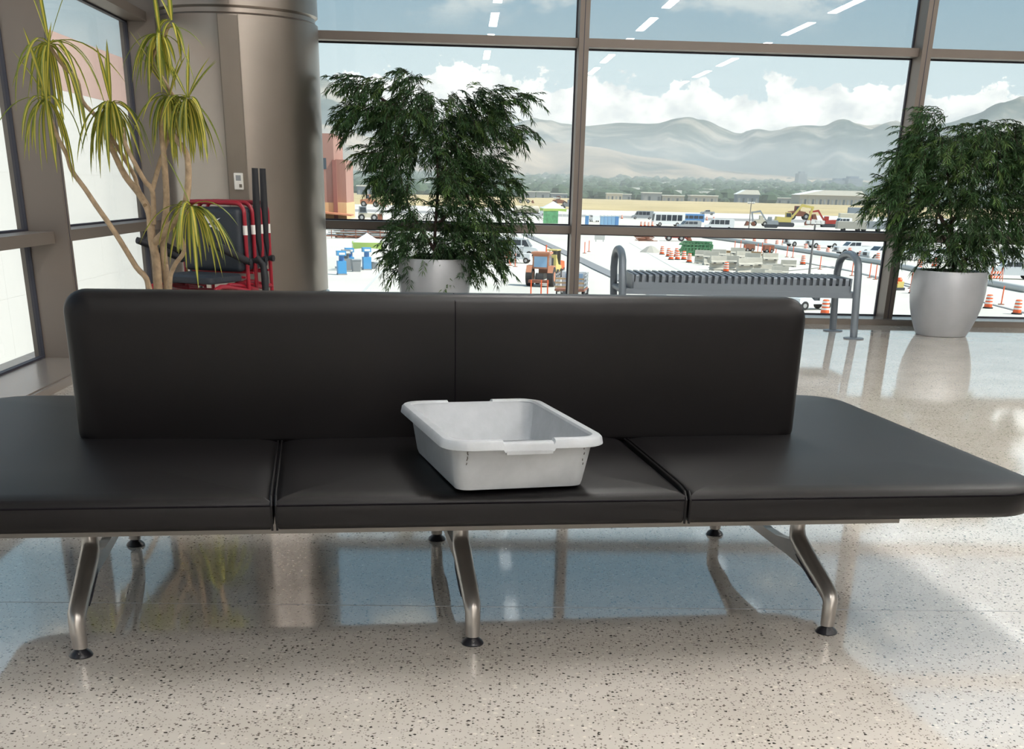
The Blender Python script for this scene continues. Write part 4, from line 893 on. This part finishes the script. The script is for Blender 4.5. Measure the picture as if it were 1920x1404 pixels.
# ------------------------------------------------------------------ outdoors: buildings
t = thing('terminal_building', 'terracotta terminal building with buff base beyond the apron', 'building', G(618, 411), R_(2.8))
obj('tower_block', MB().box((-60, 0, 3.8), (1.6, 26, 19.5)), 'terracotta', t); obj('low_block', MB().box((1.6, 3, 3.8), (4.2, 26, 13.8)), 'terracotta', t); obj('base', MB().box((-60, -.1, 0), (4.4, 26, 3.9)), 'buff', t)
obj('pilaster', MB().box((1.2, -.5, 0), (2.2, .1, 13.6)), 'terracotta_dark', t); obj('window', MB().box((-1.6, -.06, 11.5), (-.3, .04, 14.0)), 'window_dark', t)
for x in (-4.4, -7.2, -10.0): obj('window', MB().box((x, -.06, 11.5), (x + 1.3, .04, 14.0)), 'window_dark', t)
obj('canopy', MB().prism([(-12, 2.2), (6.2, 1.0), (6.2, 1.3), (-12, 2.6)], -8, -.1), 'tractor', t)
NB = Frame((-12.6, 0), 2.8)                    # neighbouring concourse, its long side facing the left windows
t = thing('neighbour_concourse', 'sunlit neighbouring concourse wall clad in pink panels, painted paler below partly for glare', 'building', (NB.o.x, 0, TZ), NB.a)
obj('core', MB().box((-14, -40, 0), (-.1, 70, 12.15)), 'pale_glare_clad', t)
for k in range(22):
    y0 = -40 + k * 5
    for z0, z1, m in ((0, 5.0, 'pale_glare_clad'), (5.003, 8.2, 'pale_glare_clad'), (8.203, 10.6, 'pale_glare_clad'), (10.603, 12.2, 'pinkclad')):  # lower bands are paler than the pink: part of the glare is in their colour
        obj('panel', MB().box((-.1, y0 + .003, z0), (0, y0 + 4.997, z1)), m, t)
# far sheds, towers
def slope(Y): return TZ - .3 + max(0, Y - 1700) * .013
struct('valley_slope', MB().prism([(1700, TZ - .5), (5800, TZ - .5), (5800, slope(5800)), (1700, TZ - .295)], -3600, 4200, 'x'), 'field', 'dry valley floor rising gently to the foothills')
FOOT = []                                        # footprints (x0, x1, y0, y1) kept free of trees
def shed(px, py, wpx, h, m, label, roof='roofwhite', Y=None, gable=False):
    p = G(px, py); wd = wpx * p.y / 2380; t = thing('warehouse', label, 'building', p, 0); FOOT.append((p.x - wd / 2, p.x + wd / 2, p.y - 2, p.y + wd * .5 + 11))
    obj('wall', MB().box((-wd / 2, 0, 0), (wd / 2, wd * .5 + 10, h)), m, t)
    if gable: obj('roof', MB().prism([(-wd / 2 - 1, h), (wd / 2 + 1, h), (wd / 2 - wd * .08, h * 1.55), (-wd / 2 + wd * .35, h * 1.55)], -1, wd * .5 + 11), roof, t)
    else: obj('roof', MB().box((-wd / 2 - .6, -.6, h), (wd / 2 + .6, wd * .5 + 10.6, h + h * .14)), roof, t)
    n_ = max(2, int(wpx / 7))
    for k in range(n_): obj('door', MB().box((-wd / 2 + wd * (k + .25) / n_, -.25, 0), (-wd / 2 + wd * (k + .7) / n_, 0, h * .55)), 'window_dark' if k % 2 else 'shed', t)
for a_ in ((990, 371, 26, 5.5, 'shed', 'low grey hangar left of the pale one beyond the field'), (1018, 371, 24, 5.5, 'shed', 'low grey hangar with white roof beyond the field'), (1048, 371, 30, 4, 'tower', 'long dark shed beyond the field near the mullion'), (1152, 374, 28, 5.5, 'beige', 'white roofed shed beyond the dry grass'), (1175, 374, 16, 5, 'shed', 'small grey shed next to the white roofed one'), (1222, 376, 34, 7, 'shed', 'dark hangar with pale roof beyond the dry grass'), (1262, 377, 40, 5, 'shed_tan', 'tan shed right of the dark hangar'), (1320, 378, 50, 5.5, 'shed_tan', 'long tan shed in the middle of the far row'), (1402, 380, 40, 8, 'tower', 'hangar with a bright white roof'), (1470, 381, 40, 5, 'shed', 'grey shed right of the bright roofed hangar'), (1560, 384, 120, 9, 'shed_tan', 'very long low terminal building with sloping roof'), (1660, 386, 70, 8, 'beige', 'beige building beside the long low terminal'), (690, 365, 40, 7, 'tower', 'dark hangar beyond the field near the column')):
    shed(*a_, gable=a_[0] in (1402, 1560))
def tower(px, py, wpx, hpx, m, label):
    Y = 3600; p = onY(px, py, Y); top_ = TZ - .3 + hpx * Y / 2380; p.z = slope(Y) - .5; wd = wpx * Y / 2380; h = top_ - p.z; FOOT.append((p.x - wd * .7, p.x + wd * .7, Y - wd * .7, Y + wd * .7)); t = thing('office_tower', label, 'tower', p, R_(12))
    obj('shaft', MB().box((-wd / 2, -wd / 2, 0), (wd / 2, wd / 2, h)), m, t); obj('crown', MB().box((-wd * .3, -wd * .3, h), (wd * .3, wd * .3, h + 5)), m, t)
    for k in range(1, 8): obj('window_band', MB().box((-wd / 2 - .3, -wd / 2 - .3, h * k / 8), (wd / 2 + .3, wd / 2 + .3, h * k / 8 + h * .05)), 'tower_pale', t)
for a_ in ((1498, 368, 16, 42, 'tower_pale', 'pale slim office tower standing apart downtown'), (1566, 368, 22, 32, 'tower', 'broad grey office tower downtown'), (1594, 368, 28, 36, 'tower', 'tallest blue-grey office tower downtown'), (1624, 368, 12, 22, 'tower_pale', 'short pale office tower downtown'), (1648, 368, 22, 34, 'tower', 'office tower beside the evergreen leaves')): tower(*a_)
# ------------------------------------------------------------------ valley trees, foothills, mountains, haze
rt = random.Random(9)
def blob(mb, c, r, h):
    n_ = 6; a0 = rt.uniform(0, 6); rings = []
    for f_, z in ((.75, 0), (1, .35), (.75, .75), (.2, 1.0)): rings.append([(c[0] + r * f_ * rt.uniform(.8, 1.2) * math.cos(a0 + k * 2 * math.pi / n_), c[1] + r * f_ * math.sin(a0 + k * 2 * math.pi / n_), c[2] + h * z) for k in range(n_)])
    mb.loft(rings)
trees = MB(); houses = MB()
def clear(x, Y, r): return not any(x0 - r < x < x1 + r and y0 - r < Y < y1 + r for x0, x1, y0, y1 in FOOT)
cells = {}
for _ in range(420):
    Y = 1500 + 3600 * rt.random(); az_ = rt.uniform(-.22, .52); x = math.tan(az_) * Y; s_ = rt.uniform(5, 11)
    if not clear(x + s_, Y + s_ / 2, s_ * 1.2): continue
    houses.box((x, Y, slope(Y) - .5), (x + s_ * 1.8, Y + s_, slope(Y) + rt.uniform(7, 12))); cells.setdefault((int(x // 60), int(Y // 60)), []).append((x + s_ * .9, Y + s_ * .5, s_ * 1.1))
for _ in range(6900):
    Y = 1440 + 3900 * rt.random() ** 1.3; az_ = rt.uniform(-.22, .52); r = rt.uniform(5, 11) * (.7 + Y / 3600); x = math.tan(az_) * Y
    near = [h_ for i_ in (-1, 0, 1) for j_ in (-1, 0, 1) for h_ in cells.get((int(x // 60) + i_, int(Y // 60) + j_), ())]
    if not clear(x, Y, r * 1.2) or any(math.hypot(x - hx, Y - hy) < r + hr for hx, hy, hr in near): continue
    blob(trees, (x, Y, slope(Y) - 1), r, rt.uniform(.7, 1.3) * r)
tag(obj('valley_trees', trees, 'tree'), 'belt of dark trees filling the valley below the mountains', 'trees', None, 'stuff')
tag(obj('valley_houses', houses, 'roofwhite'), 'tiny pale roofs scattered among the valley trees', 'houses', None, 'stuff')
from mathutils import noise as mnoise
def interp(tab, x):
    if x <= tab[0][0]: return tab[0][1]
    for (x0, y0), (x1, y1) in zip(tab, tab[1:]):
        if x <= x1: return y0 + (y1 - y0) * (x - x0) / (x1 - x0)
    return tab[-1][1]
def crest(pts):
    out = []
    for x, y in pts: d = ray(x, y); out.append((math.atan2(d.x, d.y), d.z / math.hypot(d.x, d.y)))
    return out
def range_mesh(name, tab, r0, r1, rc, m, label, zbase, rough, seedv, na=420, nr=46):
    mb = MB(); A0, A1 = -.75, .95; vv = []
    for i in range(nr + 1):
        rr = r0 + (r1 - r0) * i / nr; t_ = (rr - r0) / (rc - r0); pf = math.sin(min(1, t_) * math.pi / 2) ** 1.25 if t_ <= 1 else max(0, 1 - ((rr - rc) / (r1 - rc)) ** 1.5 * .8)
        for k in range(na + 1):
            a_ = A0 + (A1 - A0) * k / na; H_ = interp(tab, a_) * rc; x = rr * math.sin(a_); y = rr * math.cos(a_)
            nz = mnoise.hetero_terrain(Vector((a_ * 15, rr / 2600, seedv)), .9, 2.1, 6, .7) - .6
            rg = abs(mnoise.noise(Vector((a_ * 26 + .4 * mnoise.noise(Vector((x / 700, y / 700, 3))), rr / 4200, seedv)))) 
            vv.append((x, y, zbase + pf * (H_ - zbase + CAMH) + rough * H_ * pf * max(0, 1 - t_ * t_ if t_ <= 1 else 0) * (nz * .5 - rg * 1.1)))
    W_ = na + 1; ff = [(i * W_ + k, i * W_ + k + 1, (i + 1) * W_ + k + 1, (i + 1) * W_ + k) for i in range(nr) for k in range(na)]
    mb.add(vv, ff); return struct(name, mb, m, label, None, 60)
def mountain_mat(name, stops, scale, seed):
    m = bpy.data.materials.new(name); m.use_nodes = True; n = NT(m.node_tree); b = n.n['Principled BSDF']; b.inputs['Roughness'].default_value = 1; b.inputs['Specular IOR Level'].default_value = 0
    g = n.new('ShaderNodeTexCoord'); n.put(b.inputs['Base Color'], n.ramp(n.noise(g.outputs['Object'], scale, 7, .62), stops)); MATS[name] = m
mountain_mat('mountain', [(.36, (.02, .04, .035)), (.5, (.07, .09, .075)), (.64, (.36, .31, .25))], .0016, 1)
mountain_mat('foothill', [(.38, (.05, .06, .04)), (.48, (.24, .18, .12)), (.64, (.44, .33, .22))], .0024, 2)
mt = crest([(200, 120), (420, 140), (560, 160), (615, 168), (640, 182), (680, 205), (760, 228), (850, 242), (960, 240), (1000, 234), (1050, 238), (1100, 236), (1160, 229), (1220, 232), (1265, 229), (1290, 227), (1330, 238), (1390, 257), (1420, 252), (1440, 254), (1485, 253), (1545, 257), (1570, 243), (1588, 234), (1620, 238), (1642, 241), (1690, 236), (1740, 240), (1800, 228), (1920, 214), (2200, 190)])
ft = crest([(200, 210), (560, 225), (620, 236), (690, 256), (800, 268), (930, 266), (1000, 262), (1060, 268), (1120, 276), (1190, 292), (1240, 296), (1300, 308), (1340, 320), (1400, 325), (1480, 331), (1560, 334), (1640, 340), (1800, 342), (2200, 345)])
range_mesh('mountains', mt, 5600, 11500, 9000, 'mountain', 'blue hazy mountain range', TZ + 10, .55, 2.3)
range_mesh('foothills', ft, 4300, 7200, 5800, 'foothill', 'dry tan foothills in front of the mountains', TZ, .5, 7.7, 360, 30)
hz = MB().prism([(380, TZ - .28), (11800, TZ - .28), (11800, 190), (380, 190)], -9000, 9000, 'x'); ho = obj('haze', hz, 'shed'); tag(ho, 'thin pale haze lying over the valley', 'haze', None, 'stuff')
hm = bpy.data.materials.new('haze'); hm.use_nodes = True; hn = NT(hm.node_tree); hn.n.clear()
vsn = hn.new('ShaderNodeVolumeScatter'); vsn.inputs['Color'].default_value = (.93, .97, .98, 1); vsn.inputs['Density'].default_value = 2.1e-4; vsn.inputs['Anisotropy'].default_value = 0.0
hon = hn.new('ShaderNodeOutputMaterial'); hn.l.new(vsn.outputs[0], hon.inputs['Volume']); ho.data.materials[0] = hm
#@END
